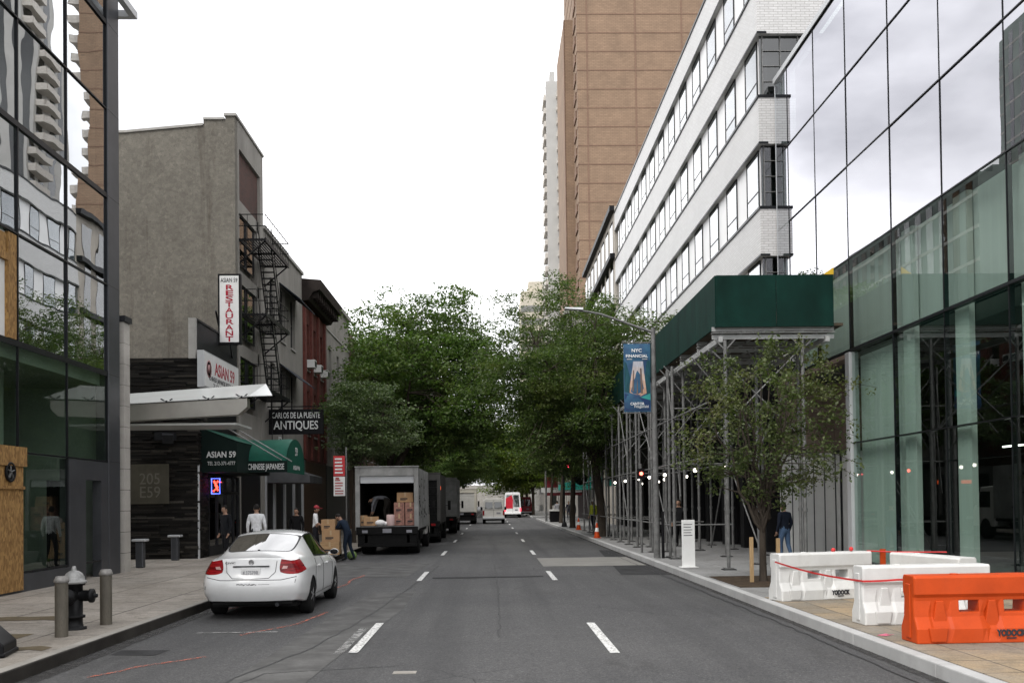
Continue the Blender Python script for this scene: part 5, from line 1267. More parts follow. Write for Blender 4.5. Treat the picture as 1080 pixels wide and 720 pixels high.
    for yy in (.95, 3.62):
        for s in (1, -1):
            cm = MB().lathe([(.345, -.2), (.345, .2)], (s * .84, yy, .315), 40, 0, 'x').build('cut', 'black')
            bo = tmp.modifiers.new('b', 'BOOLEAN'); bo.operation = 'DIFFERENCE'; bo.object = cm; bo.solver = 'EXACT'; cuts.append(cm)
    bpy.context.view_layer.update()
    dg = bpy.context.evaluated_depsgraph_get(); ev = tmp.evaluated_get(dg); full = bpy.data.meshes.new_from_object(ev, depsgraph=dg)
    tree = BVHTree.FromObject(tmp, dg)
    src = bmesh.new(); src.from_mesh(full)
    names = [m.name for m in full.materials]
    def split(name, idx, parent, cond=None, mats=None):
        b2 = src.copy(); kill = [f for f in b2.faces if not (f.material_index in idx and (cond is None or cond(f.calc_center_median())))]
        bmesh.ops.delete(b2, geom=kill, context='FACES')
        m2 = bpy.data.meshes.new(name); b2.to_mesh(m2); b2.free()
        for m in full.materials: m2.materials.append(m)
        for p in m2.polygons: p.use_smooth = True
        return link(name, m2, parent)
    body = split('body', [0, 4] + list(range(6, 20)), car)
    rwc = lambda c: c.y < 2
    split('rear_window', [5], car, rwc); split('windscreen', [5], car, lambda c: c.y > 2)
    for lo, hi in ((1.3, 2.05), (2.05, 3.4)):
        for s in (1, -1): split('side_window', [1], car, lambda c: lo <= c.y < hi and c.x * s > 0)
    split('window_seal', [2], car)
    for s in (1, -1):
        lo_ = split('tail_light', [3], car, lambda c: c.x * s > 0)
        P = []
        for (u, z) in ((.50, .83), (.585, .835), (.60, .875), (.525, .88)):
            h = tree.ray_cast(Vector((s * u, -2, z)), Vector((0, 1, 0)))[0]
            P.append(h + Vector((0, -.006, 0)) if h else Vector((s * u, .05, z)))
        MB().add(P, [(0, 1, 2, 3)]).build('reverse_lens', 'lamp_clear', lo_)
    bpy.data.objects.remove(tmp)
    for c_ in cuts: bpy.data.objects.remove(c_)
    def onrear(pts, lift=.003):
        o = []
        for x, z in pts:
            h = tree.ray_cast(Vector((x, -2, z)), Vector((0, 1, 0)))[0]
            if h: o.append(h + Vector((0, -lift, 0)))
        return o
    def onside(pts, s, lift=.002):
        o = []
        for y, z in pts:
            h = tree.ray_cast(Vector((s * 3, y, z)), Vector((-s, 0, 0)))[0]
            if h: o.append(h + Vector((s * lift, 0, 0)))
        return o
    def dense(pts, n=8):
        o = []
        for a, c_ in zip(pts, pts[1:]):
            for i in range(n): o.append((a[0] + (c_[0] - a[0]) * i / n, a[1] + (c_[1] - a[1]) * i / n))
        return o + [pts[-1]]
    b = MB()
    for s in (1, -1): b.path(onrear(dense([(s * .42, .965), (s * .40, .78), (s * .30, .685), (0, .675)])), .0045, 5)
    b.path(onrear(dense([(-.74, .70), (-.5, .655), (.5, .655), (.74, .70)]), .0), .006, 5)
    for s in (1, -1):
        for ln in ([(1.45, .93), (1.28, .82), (1.22, .6), (1.32, .38)], [(2.08, .93), (2.1, .6), (2.08, .32)], [(3.2, .88), (3.17, .6), (3.1, .34)], [(1.35, .31), (3.1, .31)]):
            p = onside(dense(ln), s); b.path(p, .0045, 5) if len(p) > 2 else None
        b.path(onside(dense([(1.05, .86), (1.18, .86), (1.18, .74), (1.05, .74), (1.05, .86)], 3), s), .003, 4) if s < 0 else None
    b.build('panel_gap', 'black', body)
    for s in (1, -1):
        for yy in (1.55, 2.42):
            h = onside([(yy, .80)], s)[0]
            MB().box(h.x - .01, h.x + s * .03 if s > 0 else h.x + s * .03, yy, yy + .2, h.z - .016, h.z + .016).build('door_handle', 'car_white', car, bevel=.008)
        mr = MB().ball((s * .93, 3.02, .97), (.085, .05, .06), 12).box(s * .82, s * .9, 2.99, 3.05, .93, .97).build('mirror', 'car_white', car)
        MB().ball((s * .93, 2.985, .97), (.078, .03, .052), 12).build('mirror_glass', 'black', mr)
    # plate, badge, chrome strip, lower valance, scuffs
    zc_ = onrear([(0, .79)])[0].y
    pt = MB().box(-.155, .155, zc_ - .02, zc_ + .01, .695, .85).build('licence_plate', 'sign_white', car, bevel=.004)
    text('K37S79R', .062, (0, zc_ - .023, .772), FRONT, 'plate_grey', pt, .25)
    MB().box(-.1, .1, zc_ - .0225, zc_ - .02, .708, .72).build('lettering', 'plate_grey', pt)
    y2 = onrear([(0, .895)])[0].y
    MB().box(-.30, .30, y2 - .02, y2 + .02, .868, .888).build('boot_handle', 'dark_steel', car, bevel=.004)
    h = onrear([(-.37, .935)])[0]; text('CIVIC', .03, (h.x + .02, h.y - .006, h.z), FRONT, 'sign_dark', car, .17)
    h = onrear([(0, .94)])[0]; MB().lathe([(.04, 0), (.045, -.006), (.034, -.006), (.032, 0)], (0, h.y, .945), 16, 0, 'y').bar((-.02, h.y - .004, .965), (-.014, h.y - .004, .925), .008, .006).bar((.02, h.y - .004, .965), (.014, h.y - .004, .925), .008, .006).bar((-.017, h.y - .004, .945), (.017, h.y - .004, .945), .008, .006).build('badge', 'rim', car)
    b = MB(); r_ = random.Random(5)
    for i in range(12): 
        x = -.22 + i * .028; p = onrear([(x, .585 + r_.uniform(-.012, .012)), (x + r_.uniform(.02, .05), .59 + r_.uniform(-.008, .01))], .002)
        if len(p) == 2 and (p[1] - p[0]).length < .2: b.path(p, r_.uniform(.003, .008), 5)
    for x in (.14, .2, .26): p = onrear([(x, .588), (x + .06, .586)], .002); b.path(p, .003, 4)
    for x, z in ((-.8, .56), (-.77, .5), (.72, .6)): p = onrear([(x, z), (x + .01, z + .06)], .002); b.path(p, .006, 4) if len(p) == 2 else None
    b.build('scuff_mark', mat('paint_scuff', (.12, .12, .12), .8), car)
    MB().box(-.66, .66, .12, .4, .235, .31).build('lower_valance', 'rubber', car, bevel=.02)
    MB().tube((.42, .05, .24), (.42, .5, .24), .035, n=10).build('exhaust', 'dark_steel', car)
    MB().box(-.7, .7, .3, 4.2, .19, .3).box(-.45, .45, 1.3, 3.2, .25, .34).build('underbody', 'rubber', car)
    b = MB().box(-.6, .6, 1.5, 1.75, .5, 1.0).box(-.62, -.14, 2.3, 2.5, .5, 1.02).box(.14, .62, 2.3, 2.5, .5, 1.02)
    for x in (-.38, .38): b.box(x - .13, x + .13, 2.32, 2.42, 1.05, 1.25).box(x - .14, x + .14, 1.42, 1.52, 1.0, 1.13)
    b.box(-.62, .62, .75, 1.5, .95, 1.02).box(-.7, .7, 3.0, 3.4, .6, .95)
    b.build('cabin', 'black', car, bevel=.04)
    p = onrear([(0, 1.0)]); MB().box(-.02, .02, .62, .63, 1.12, 1.13).build('antenna', 'black', car)
    b = MB().tube((-.36, 2.9, .9), (-.36, 2.75, 1.0), .1, n=10); b.build('steering_wheel', 'black', car)
    for yy in (.95, 3.62):
        for s in (1, -1): wheel(car, s * .755, yy, .318, .205, s)
    src.free()
    return car
car = sedan(); put(car, (-4.0, 16.62, 0), R(.4))

# ---- trucks and vans
M['truck_side'] = mat('dirty_truck_aluminium', (.24, .24, .232), .55, .2, .3, 1.5, .002, (.06, .057, .053))
M['truck_white'] = mat('dirty_white_truck', (.5, .49, .46), .5, 0, .12, 1.2, .001, (.28, .27, .25))
M['truck_black'] = mat('truck_chassis_black', (.006, .006, .006), .7, 0, .3, 5)
def truck(name, label, cat, loc, length=6.0, w=2.36, h=3.2, floor=1.06, opened=False, body='truck_side', cab='truck_white', lights=0, stripe=None, top=None):
    o = thing(name, label, cat, (0, 0, 0)); hw = w / 2
    bx = MB()
    if opened:
        t_ = .05; bx.box(-hw, -hw + t_, .1, length, floor - .12, h).box(hw - t_, hw, .1, length, floor - .12, h).box(-hw + t_, hw - t_, .1, length, h - t_, h).box(-hw + t_, hw - t_, .1, length, floor - .12, floor).box(-hw + t_, hw - t_, length - .05, length, floor, h - t_)
    else: bx.box(-hw, hw, .1, length, floor - .12, h)
    y = .5
    while y < length - .2:
        for s in (-1, 1): bx.box(s * hw, s * (hw + .012), y, y + .03, floor - .1, h - .02)
        y += .42
    bd = bx.build('box_body', body, o)
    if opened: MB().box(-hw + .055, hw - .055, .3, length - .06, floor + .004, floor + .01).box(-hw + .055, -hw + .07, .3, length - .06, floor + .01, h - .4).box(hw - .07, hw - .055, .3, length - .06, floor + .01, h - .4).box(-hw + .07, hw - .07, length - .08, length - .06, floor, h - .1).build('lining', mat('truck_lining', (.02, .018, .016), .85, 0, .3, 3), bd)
    f = MB().box(-hw - .03, -hw + .14, 0, .1, floor - .15, h + .02).box(hw - .14, hw + .03, 0, .1, floor - .15, h + .02).box(-hw + .14, hw - .14, 0, .1, h - .3, h + .02).box(-hw - .05, hw + .05, -.03, .16, h + .02, h + .06)
    f.build('rear_frame', body, o, bevel=.01)
    if opened:
        d = MB()
        for k in range(3): d.obox((0, .22 + k * .12, h - .42 + k * .05), (w - .3, .03, .2 if k == 0 else .12), (.5 * k, 0, 0))
        d.box(-hw + .15, hw - .15, .1, .16, h - .56, h - .3); d.build('roller_door', 'pale_metal', o, bevel=.005)
    else:
        d = MB()
        for k in range(6): d.box(-hw + .14, hw - .14, .06, .09, floor + .01 + k * (h - .32 - floor) / 6, floor + (k + 1) * (h - .32 - floor) / 6)
        d.build('rear_door', cab, o, bevel=.006)
    b = MB().box(-hw, hw, -.05, .12, floor - .3, floor - .02).box(-hw + .05, hw - .05, -.02, .1, floor - .75, floor - .62).box(-hw + .3, -hw + .42, 0, .1, floor - .65, floor - .3).box(hw - .42, hw - .3, 0, .1, floor - .65, floor - .3)
    b.box(-hw + .05, hw - .05, .0, .06, floor - .62, floor - .3); b.build('tail_lift', 'truck_black', o, bevel=.01)
    MB().box(-.16, .16, -.075, -.06, floor - .24, floor - .09).build('licence_plate', 'plate_grey', o)
    for s in (-1, 1): MB().box(s * (hw - .42), s * (hw - .22), -.06, -.045, floor - .24, floor - .14).build('tail_light', 'lamp_red' if not opened else 'plate_grey', o)
    if lights:
        for x in (-.25, 0, .25): MB().box(x - .06, x + .06, -.02, 0, h - .09, h - .02).build('marker_light', emis('marker_red', (1, .1, .12), 3), o)
    if stripe: MB().box(-.12, .35, -.012, 0, h - .75, h - .58).box(hw + .031, hw + .036, .0, .1, h - .75, h - .58).build('marker_strip', stripe, o)
    b = MB().box(-.4, .4, .2, length + 1.6, .45, .75).box(-hw + .1, hw - .1, .3, length, floor - .25, floor - .12)
    for s in (-1, 1): b.box(s * (hw - .05), s * (hw - .09), .25, 3.2, .5, floor - .12)
    b.build('chassis', 'truck_black', o)
    for s in (-1, 1):
        wheel(o, s * (hw - .3), 1.35, .46, .5, s, 'truck_black', 5); wheel(o, s * (hw - .2), length + .9, .46, .28, s, 'truck_black', 5)
    c = MB().prism([(length + .1, .55), (length + 2.0, .55), (length + 2.0, 1.35), (length + 1.75, 1.6), (length + 1.3, 2.3), (length + .1, 2.35)], 'x', -hw + .08, hw - .08)
    cb = c.build('cab', cab, o, bevel=.05)
    MB().prism([(length + .45, 1.4), (length + 1.6, 1.4), (length + 1.3, 2.1), (length + .45, 2.1)], 'x', -hw + .075, hw - .075).build('cab_window', 'glass_dark', cb)
    for s in (-1, 1): MB().box(s * (hw + .05), s * (hw + .2), length + 1.3, length + 1.38, 1.5, 2.0).bar((s * (hw - .08), length + 1.34, 1.75), (s * (hw + .1), length + 1.34, 1.75), .03, .03).build('mirror', 'truck_black', cb)
    return put(o, loc)
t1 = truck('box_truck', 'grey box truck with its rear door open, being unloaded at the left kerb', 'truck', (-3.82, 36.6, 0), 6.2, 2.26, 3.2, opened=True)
b = MB(); r_ = random.Random(9)
for i in range(26):
    y, z = r_.uniform(.5, 5), r_.uniform(1.3, 2.8); b.box(1.143, 1.148, y, y + r_.uniform(.05, .4), z, z + r_.uniform(.03, .14))
o = b.build('side_graphics', 'truck_black', t1)
truck('box_truck', 'dark box truck parked just ahead of the open truck, red strip on its back', 'truck', (-3.55, 46.8, 0), 6, 2.3, 3.25, body=mat('dark_truck_box', (.06, .058, .055), .6, 0, .25, 2), cab='truck_black', stripe=emis('orange_marker', (1, .12, .03), 1.2))
truck('box_truck', 'grey box truck with three red roof lamps, third in the left row', 'truck', (-3.3, 60.5, 0), 6.5, 2.4, 3.35, lights=1, cab='truck_side')
truck('box_truck', 'cream box truck farthest along the left row, beyond the red-lamped truck', 'truck', (-2.55, 86, 0), 6, 2.5, 3.0, body=mat('cream_truck_box', (.5, .47, .40), .5, 0, .1, 1), cab='truck_white')

def van(name, label, loc, h=2.2, w=1.95, length=5.2, paint='truck_white', lit=False, art=None):
    o = thing(name, label, 'van', (0, 0, 0)); hw = w / 2
    prof = [(-hw + .03, .42), (hw - .03, .42), (hw, .9), (hw - .02, 1.25), (hw - .13, h - .12), (hw - .28, h), (-hw + .28, h), (-hw + .13, h - .12), (-hw + .02, 1.25), (-hw, .9)]
    b = MB().prism(prof, 'y', .0, length - 1.1); b.build('body', paint, o, bevel=.05)
    MB().prism([(length - 1.15, .42), (length, .42), (length, .95), (length - .6, 1.1), (length - 1.15, h - .25)], 'x', -hw + .06, hw - .06).build('bonnet', paint, o, bevel=.05)
    for s in (-1, 1):
        MB().prism([(s * .07, 1.28), (s * (hw - .2), 1.28), (s * (hw - .27), h - .3), (s * .07, h - .3)], 'y', -.012, .02).build('rear_window', 'glass_dark', o, bevel=.02)
        MB().box(s * (hw - .17), s * (hw - .02), -.02, .03, .75, 1.15).build('tail_light', emis('brake_red', (1, .05, .08), 3) if lit else 'lamp_red', o)
        MB().box(s * (hw + .02), s * (hw + .2), length - 1.35, length - 1.25, 1.15, 1.45).build('mirror', 'truck_black', o)
        for yy in (.95, length - .95): wheel(o, s * (hw - .14), yy, .35, .24, s, 'rim', 5)
    MB().box(-.008, .008, -.012, .0, .5, h - .15).box(-hw + .12, hw - .12, -.01, 0, 1.2, 1.21).build('panel_gap', 'black', o)
    MB().box(-hw + .02, hw - .02, -.12, .02, .42, .6).build('bumper', 'pale_metal' if not lit else paint, o, bevel=.03)
    MB().box(.25, .6, -.015, .0, .85, 1.0).build('licence_plate', 'plate_grey', o)
    MB().box(-hw + .1, hw - .1, .1, length - .2, .28, .43).build('underbody', 'truck_black', o)
    if art: MB().prism([(-hw + .15, 1.1), (0, 1.1), (.05, h - .9), (-.1, h - .3), (-hw + .2, h - .7)], 'y', -.014, -.004).build('red_graphic', art, o)
    return put(o, loc)
van('cargo_van', 'pale grey cargo van with two rear windows driving in the middle lane', (.2, 86.5, 0))
van('cargo_van', 'tall white van with a red graphic and lit brake lamps in the right lane', (2.55, 118, 0), 3.0, 2.0, 5.8, 'white', True, mat('red_graphic', (.55, .02, .04), .5))
van('cargo_van', 'far red and white van at the right kerb beyond the tall white van', (4.4, 131, 0), 2.5, 2.0, 5, mat('red_van', (.3, .03, .04), .5))
MB()
# ================================================================== PEOPLE
def person(label, loc, rz, h=1.72, top=(.5, .5, .5), legs=(.03, .03, .035), shoe=(.02, .02, .02), skin='skin', pose=None, hair='short', hat=None, sleeve=True, long_coat=False, extra=None, group=None):
    """one skinned body, metres for a 1.75 m figure facing +Y; pose overrides joints"""
    J = dict(pel=(0, 0, .96), sp=(0, .01, 1.16), ch=(0, .0, 1.36), ne=(0, .02, 1.49), hd=(0, .04, 1.60),
             shl=(-.19, 0, 1.42), ell=(-.25, -.02, 1.14), wrl=(-.25, .07, .90), hal=(-.245, .10, .83),
             shr=(.19, 0, 1.42), elr=(.25, -.02, 1.14), wrr=(.25, .07, .90), har=(.245, .10, .83),
             hil=(-.095, 0, .93), knl=(-.11, .08, .51), anl=(-.11, .02, .09), tol=(-.12, .19, .04),
             hir=(.095, 0, .93), knr=(.11, -.02, .51), anr=(.11, -.18, .11), tor=(.12, -.02, .04))
    J.update(pose or {})
    RAD = dict(pel=(.16, .115), sp=(.15, .10), ch=(.175, .115), ne=(.06, .06), hd=(.062, .07), shl=(.075, .075), ell=(.05, .05), wrl=(.033, .033), hal=(.036, .024),
               hil=(.105, .105), knl=(.068, .068), anl=(.045, .045), tol=(.04, .03))
    for k in list(RAD):
        if k[-1] == 'l' and k not in ('pel',): RAD[k[:-1] + 'r'] = RAD[k]
    bones = [('pel', 'sp', 0), ('sp', 'ch', 0), ('ch', 'ne', 0), ('ne', 'hd', 3), ('ch', 'shl', 0), ('shl', 'ell', 0), ('ell', 'wrl', 0 if sleeve else 3), ('wrl', 'hal', 3), ('ch', 'shr', 0), ('shr', 'elr', 0), ('elr', 'wrr', 0 if sleeve else 3), ('wrr', 'har', 3),
             ('pel', 'hil', 1), ('hil', 'knl', 1), ('knl', 'anl', 1), ('anl', 'tol', 2), ('pel', 'hir', 1), ('hir', 'knr', 1), ('knr', 'anr', 1), ('anr', 'tor', 2)]
    names = list(J); me = bpy.data.meshes.new('person')
    me.from_pydata([J[k] for k in names], [(names.index(a), names.index(c)) for a, c, _ in bones], [])
    tmp = bpy.data.objects.new('person', me); COL.objects.link(tmp)
    tmp.modifiers.new('skin', 'SKIN')
    if not me.skin_vertices: me.attributes  # layer is made by the modifier below
    bm = bmesh.new(); bm.from_mesh(me); lay = bm.verts.layers.skin.verify()
    bm.verts.ensure_lookup_table()
    for i, k in enumerate(names): bm.verts[i][lay].radius = RAD[k]; bm.verts[i][lay].use_root = (k == 'pel')
    bm.to_mesh(me); bm.free()
    s2 = tmp.modifiers.new('sub', 'SUBSURF'); s2.levels = 2; s2.render_levels = 2
    bpy.context.view_layer.update(); dg = bpy.context.evaluated_depsgraph_get()
    m2 = bpy.data.meshes.new_from_object(tmp.evaluated_get(dg), depsgraph=dg); bpy.data.objects.remove(tmp)
    bm = bmesh.new(); bm.from_mesh(m2)
    segs = [(Vector(J[a]), Vector(J[c]), m) for a, c, m in bones]
    for f in bm.faces:
        p = f.calc_center_median(); best = (9, 0)
        for a, c, m in segs:
            ab = c - a; u = max(0, min(1, (p - a).dot(ab) / max(ab.length_squared, 1e-9))); d = (p - a - ab * u).length
            if d < best[0]: best = (d, m)
        m = best[1]
        if long_coat and m == 1 and p.z > .62: m = 0
        if m == 0 and abs(p.z - Vector(J['ne']).z) < .0: m = 3
        f.material_index = m; f.smooth = True
    # head, ears, nose, eyes and fingers belong to the same body mesh
    hd, ne = Vector(J['hd']), Vector(J['ne']); up = (hd - ne).normalized(); fw = Vector((0, 1, 0)); fw = (fw - up * fw.dot(up)).normalized(); rt = fw.cross(up)
    Mt = Matrix((rt, fw, up)).transposed(); hc = hd + up * .045
    hb = MB(); hb.ball((0, 0, 0), (.076, .094, .118), 16, 3, 12)
    hb.ball((0, .098, -.012), (.016, .02, .026), 8, 3)
    for s in (-1, 1): hb.ball((s * .078, -.005, -.01), (.012, .025, .033), 8, 3); hb.ball((s * .031, .084, .015), (.014, .01, .009), 8, 4)
    hb.ball((0, .083, -.056), (.024, .01, .008), 8, 5)
    for side in ('l', 'r'):
        w_, h_ = Vector(J['wr' + side]), Vector(J['ha' + side]); d = (h_ - w_).normalized(); sx = Vector((0, 0, 1)).cross(d); sx = sx.normalized() if sx.length > .1 else Vector((0, 1, 0)); dn = d.cross(sx)
        fb = MB()
        for i, L_ in enumerate((.062, .075, .08, .07)):
            a = h_ + sx * (-.027 + i * .018); c = a + d * L_ * .55 + dn * .006; e = c + d * L_ * .4 + dn * .022; fb.path([a, c, e], [.009, .0082, .006], 5, 3)
        a = h_ - d * .03 - sx * .03; fb.path([a, a - sx * .03 + d * .025, a - sx * .035 + d * .055], [.011, .0095, .007], 5, 3)
        k = len(bm.verts); vs = [bm.verts.new(v) for v in fb.v]
        for f, m in zip(fb.f, fb.m):
            try: g_ = bm.faces.new([vs[i] for i in f]); g_.material_index = m; g_.smooth = True
            except ValueError: pass
    vs = [bm.verts.new(hc + Mt @ Vector(v)) for v in hb.v]
    for f, m in zip(hb.f, hb.m): g_ = bm.faces.new([vs[i] for i in f]); g_.material_index = m; g_.smooth = True
    bmesh.ops.recalc_face_normals(bm, faces=bm.faces); m2.materials.clear()
    for m in (mat('top_cloth', top, .85, 0, .2, 12, .004), mat('trouser_cloth', legs, .85, 0, .2, 12, .004), mat('shoe', shoe, .6), skin, 'black', mat('lips', (.18, .07, .06), .5)): m2.materials.append(M[m] if isinstance(m, str) else m)
    bm.to_mesh(m2); bm.free()
    root = tag(link('person', m2), label, 'person', group)
    hv = MB()
    if hair:
        r_ = random.Random(len(label)); k = len(hv.v); hv.ball((0, -.012, .018), (.085, .098, .115), 16, 0, 12)
        hv.v = [(x + r_.uniform(-.004, .004), y + r_.uniform(-.004, .004), z if not (y > .03 and z < .06) else z) for x, y, z in hv.v]
        keep = [(f, m, s) for f, m, s in zip(hv.f, hv.m, hv.s) if not (sum(hv.v[i][1] for i in f) / len(f) > .035 and sum(hv.v[i][2] for i in f) / len(f) < .075) and not (hair == 'short' and sum(hv.v[i][2] for i in f) / len(f) < -.035)]
        hv.f, hv.m, hv.s = [a for a, _, _ in keep], [a for _, a, _ in keep], [a for _, _, a in keep]
        if hair == 'long': hv.ball((0, -.07, -.12), (.085, .05, .16), 12, 0, 8)
        hv.v = [tuple(hc + Mt @ Vector(v)) for v in hv.v]; hv.build('hair', 'hair', root)
    if hat:
        c_ = MB().ball((0, -.01, .05), (.092, .105, .085), 14, 0, 8).box(-.07, .07, .06, .2, .045, .06); c_.v = [tuple(hc + Mt @ Vector(v)) for v in c_.v]; c_.build('cap', mat('cap_cloth', hat, .8), root)
    if extra: extra(root)
    k = h / 1.75; root.scale = (k, k, k); root.location = loc; root.rotation_euler = (0, 0, rz)
    return root
WK = .155
person('man in a white shirt walking away on the left sidewalk behind the car', (-6.85, 29.2, WK), .1, 1.74, (.62, .63, .64), (.02, .02, .025))
person('woman in black coat with pale face facing the camera near the shop awning', (-6.72, 34.5, WK), math.pi, 1.6, (.008, .008, .009), (.012, .012, .014), hair='long', long_coat=True)
person('dark figure waiting in the shade of the restaurant doorway', (-8.05, 30.4, WK), 2.4, 1.72, (.012, .013, .016), (.012, .012, .014))
person('man in white T-shirt and red cap standing by the hand truck', (-5.95, 33.8, WK), -1.4, 1.68, (.7, .7, .7), (.018, .018, .022), hair='short', hat=(.3, .03, .04), sleeve=False,
       pose=dict(elr=(.25, .05, 1.14), wrr=(.2, .27, 1.05), har=(.19, .34, 1.04)))
person('man in navy work clothes leaning over the hand truck boxes on the road', (-4.78, 33.3, 0), 1.25, 1.68, (.012, .02, .035), (.012, .018, .03), hair='short',
       pose=dict(sp=(0, .06, 1.13), ch=(0, .17, 1.29), ne=(0, .25, 1.40), hd=(0, .33, 1.48), shl=(-.19, .19, 1.34), ell=(-.22, .34, 1.14), wrl=(-.16, .52, 1.12), hal=(-.15, .59, 1.12), shr=(.19, .19, 1.34), elr=(.22, .34, 1.14), wrr=(.16, .52, 1.12), har=(.15, .59, 1.12)))
person('man in grey sweatshirt bending double inside the open truck', (-3.98, 37.4, BZ + .01), 1.45, 1.74, (.13, .135, .15), (.016, .014, .012), hair='short',
       pose=dict(pel=(0, -.12, .93), sp=(0, .05, 1.04), ch=(0, .27, 1.05), ne=(0, .42, 1.0), hd=(0, .50, .92), shl=(-.19, .33, 1.02), ell=(-.22, .42, .75), wrl=(-.18, .46, .50), hal=(-.17, .48, .43), shr=(.19, .33, 1.02), elr=(.22, .42, .75), wrr=(.18, .48, .50), har=(.17, .5, .43),
                 hil=(-.095, -.12, .90), hir=(.095, -.12, .90), knl=(-.12, .0, .5), anl=(-.12, -.1, .09), tol=(-.13, .07, .04), knr=(.12, -.08, .5), anr=(.12, -.22, .09), tor=(.13, -.05, .04)))
person('man in navy jacket and blue jeans standing behind the small tree', (8.05, 27.2, WK), .5, 1.62, (.010, .013, .022), (.05, .09, .16), hair='short')
person('person in black under the shed near the street lamp', (6.9, 36.5, WK), 2.7, 1.74, (.01, .01, .011), (.012, .012, .013), hair='long', long_coat=True)
person('worker in a yellow-green hi-vis vest by the big right tree trunk', (5.55, 54, WK), 2.2, 1.78, (.30, .34, .03), (.02, .022, .03), hair='short', hat=(.3, .3, .28))
person('man in grey jacket walking away on the far right sidewalk', (5.6, 69, WK), .1, 1.8, (.09, .09, .095), (.012, .012, .014))
person('far pedestrian in a pale shirt on the right sidewalk by the litter bin', (5.75, 86.5, WK), .2, 1.75, (.4, .4, .42), (.02, .02, .03))
person('far pedestrian in a dark jacket walking towards the camera near the teal awning', (6.9, 88.5, WK), 2.9, 1.72, (.02, .02, .03), (.03, .03, .05))
# ================================================================== TREES
def leaf_mat(name, dark, light, warm, tr=.3):
    t = NT(name); g = t.n('ShaderNodeNewGeometry'); co = t.coord()
    c = t.mix(dark, light, t.ramp(g.outputs['Random Per Island'], [(0, 0), (1, 1)]))
    c = t.mix(c, warm, t.ramp(t.noise(co, .55, 3, .6), [(.48, 0), (.72, .7)]))
    t.base(c); t.b.inputs['Roughness'].default_value = .5; t.b.inputs['Specular IOR Level'].default_value = .35
    tl = t.n('ShaderNodeBsdfTranslucent'); t.l(t.mix(c, (1.0, 1.25, .6), 1, 'MULTIPLY'), tl.inputs['Color'])
    ms = t.n('ShaderNodeMixShader'); ms.inputs[0].default_value = tr
    t.l(t.b.outputs[0], ms.inputs[1]); t.l(tl.outputs[0], ms.inputs[2]); t.l(ms.outputs[0], t.o.inputs[0]); return t.m
M['leaf_zelkova'] = leaf_mat('zelkova_leaf', (.038, .072, .018), (.105, .158, .044), (.155, .185, .052), .4)
M['leaf_locust'] = leaf_mat('locust_leaf', (.038, .066, .019), (.098, .138, .042), (.145, .155, .048), .4)
M['leaf_linden'] = leaf_mat('linden_leaf', (.05, .08, .034), (.13, .165, .08), (.10, .13, .048))
M['leaf_small'] = leaf_mat('small_tree_leaf', (.046, .066, .022), (.11, .14, .045), (.15, .13, .05))

def leaves_mesh(name, P, size, asp, rng_, flat, m):
    n = len(P)
    nrm = rng_.normal(size=(n, 3)); nrm[:, 2] = np.abs(nrm[:, 2]) * (1 + flat * 2) + .2; nrm /= np.linalg.norm(nrm, axis=1)[:, None]
    a = rng_.normal(size=(n, 3)); a -= nrm * (a * nrm).sum(1)[:, None]; a /= np.linalg.norm(a, axis=1)[:, None]
    c = np.cross(nrm, a); s = size * rng_.uniform(.6, 1.35, n)[:, None]
    droop = nrm * s * .18
    V = np.stack([P - a * s * .5 - droop, P + c * s * asp * .5, P + a * s * .5 - droop, P - c * s * asp * .5], 1).reshape(-1, 3)
    me = bpy.data.meshes.new(name); me.vertices.add(n * 4); me.vertices.foreach_set('co', V.astype(np.float32).ravel())
    me.loops.add(n * 4); me.loops.foreach_set('vertex_index', np.arange(n * 4, dtype=np.int32))
    me.polygons.add(n); me.polygons.foreach_set('loop_start', np.arange(0, n * 4, 4, dtype=np.int32))
    me.materials.append(M[m]); me.update(calc_edges=True); return me

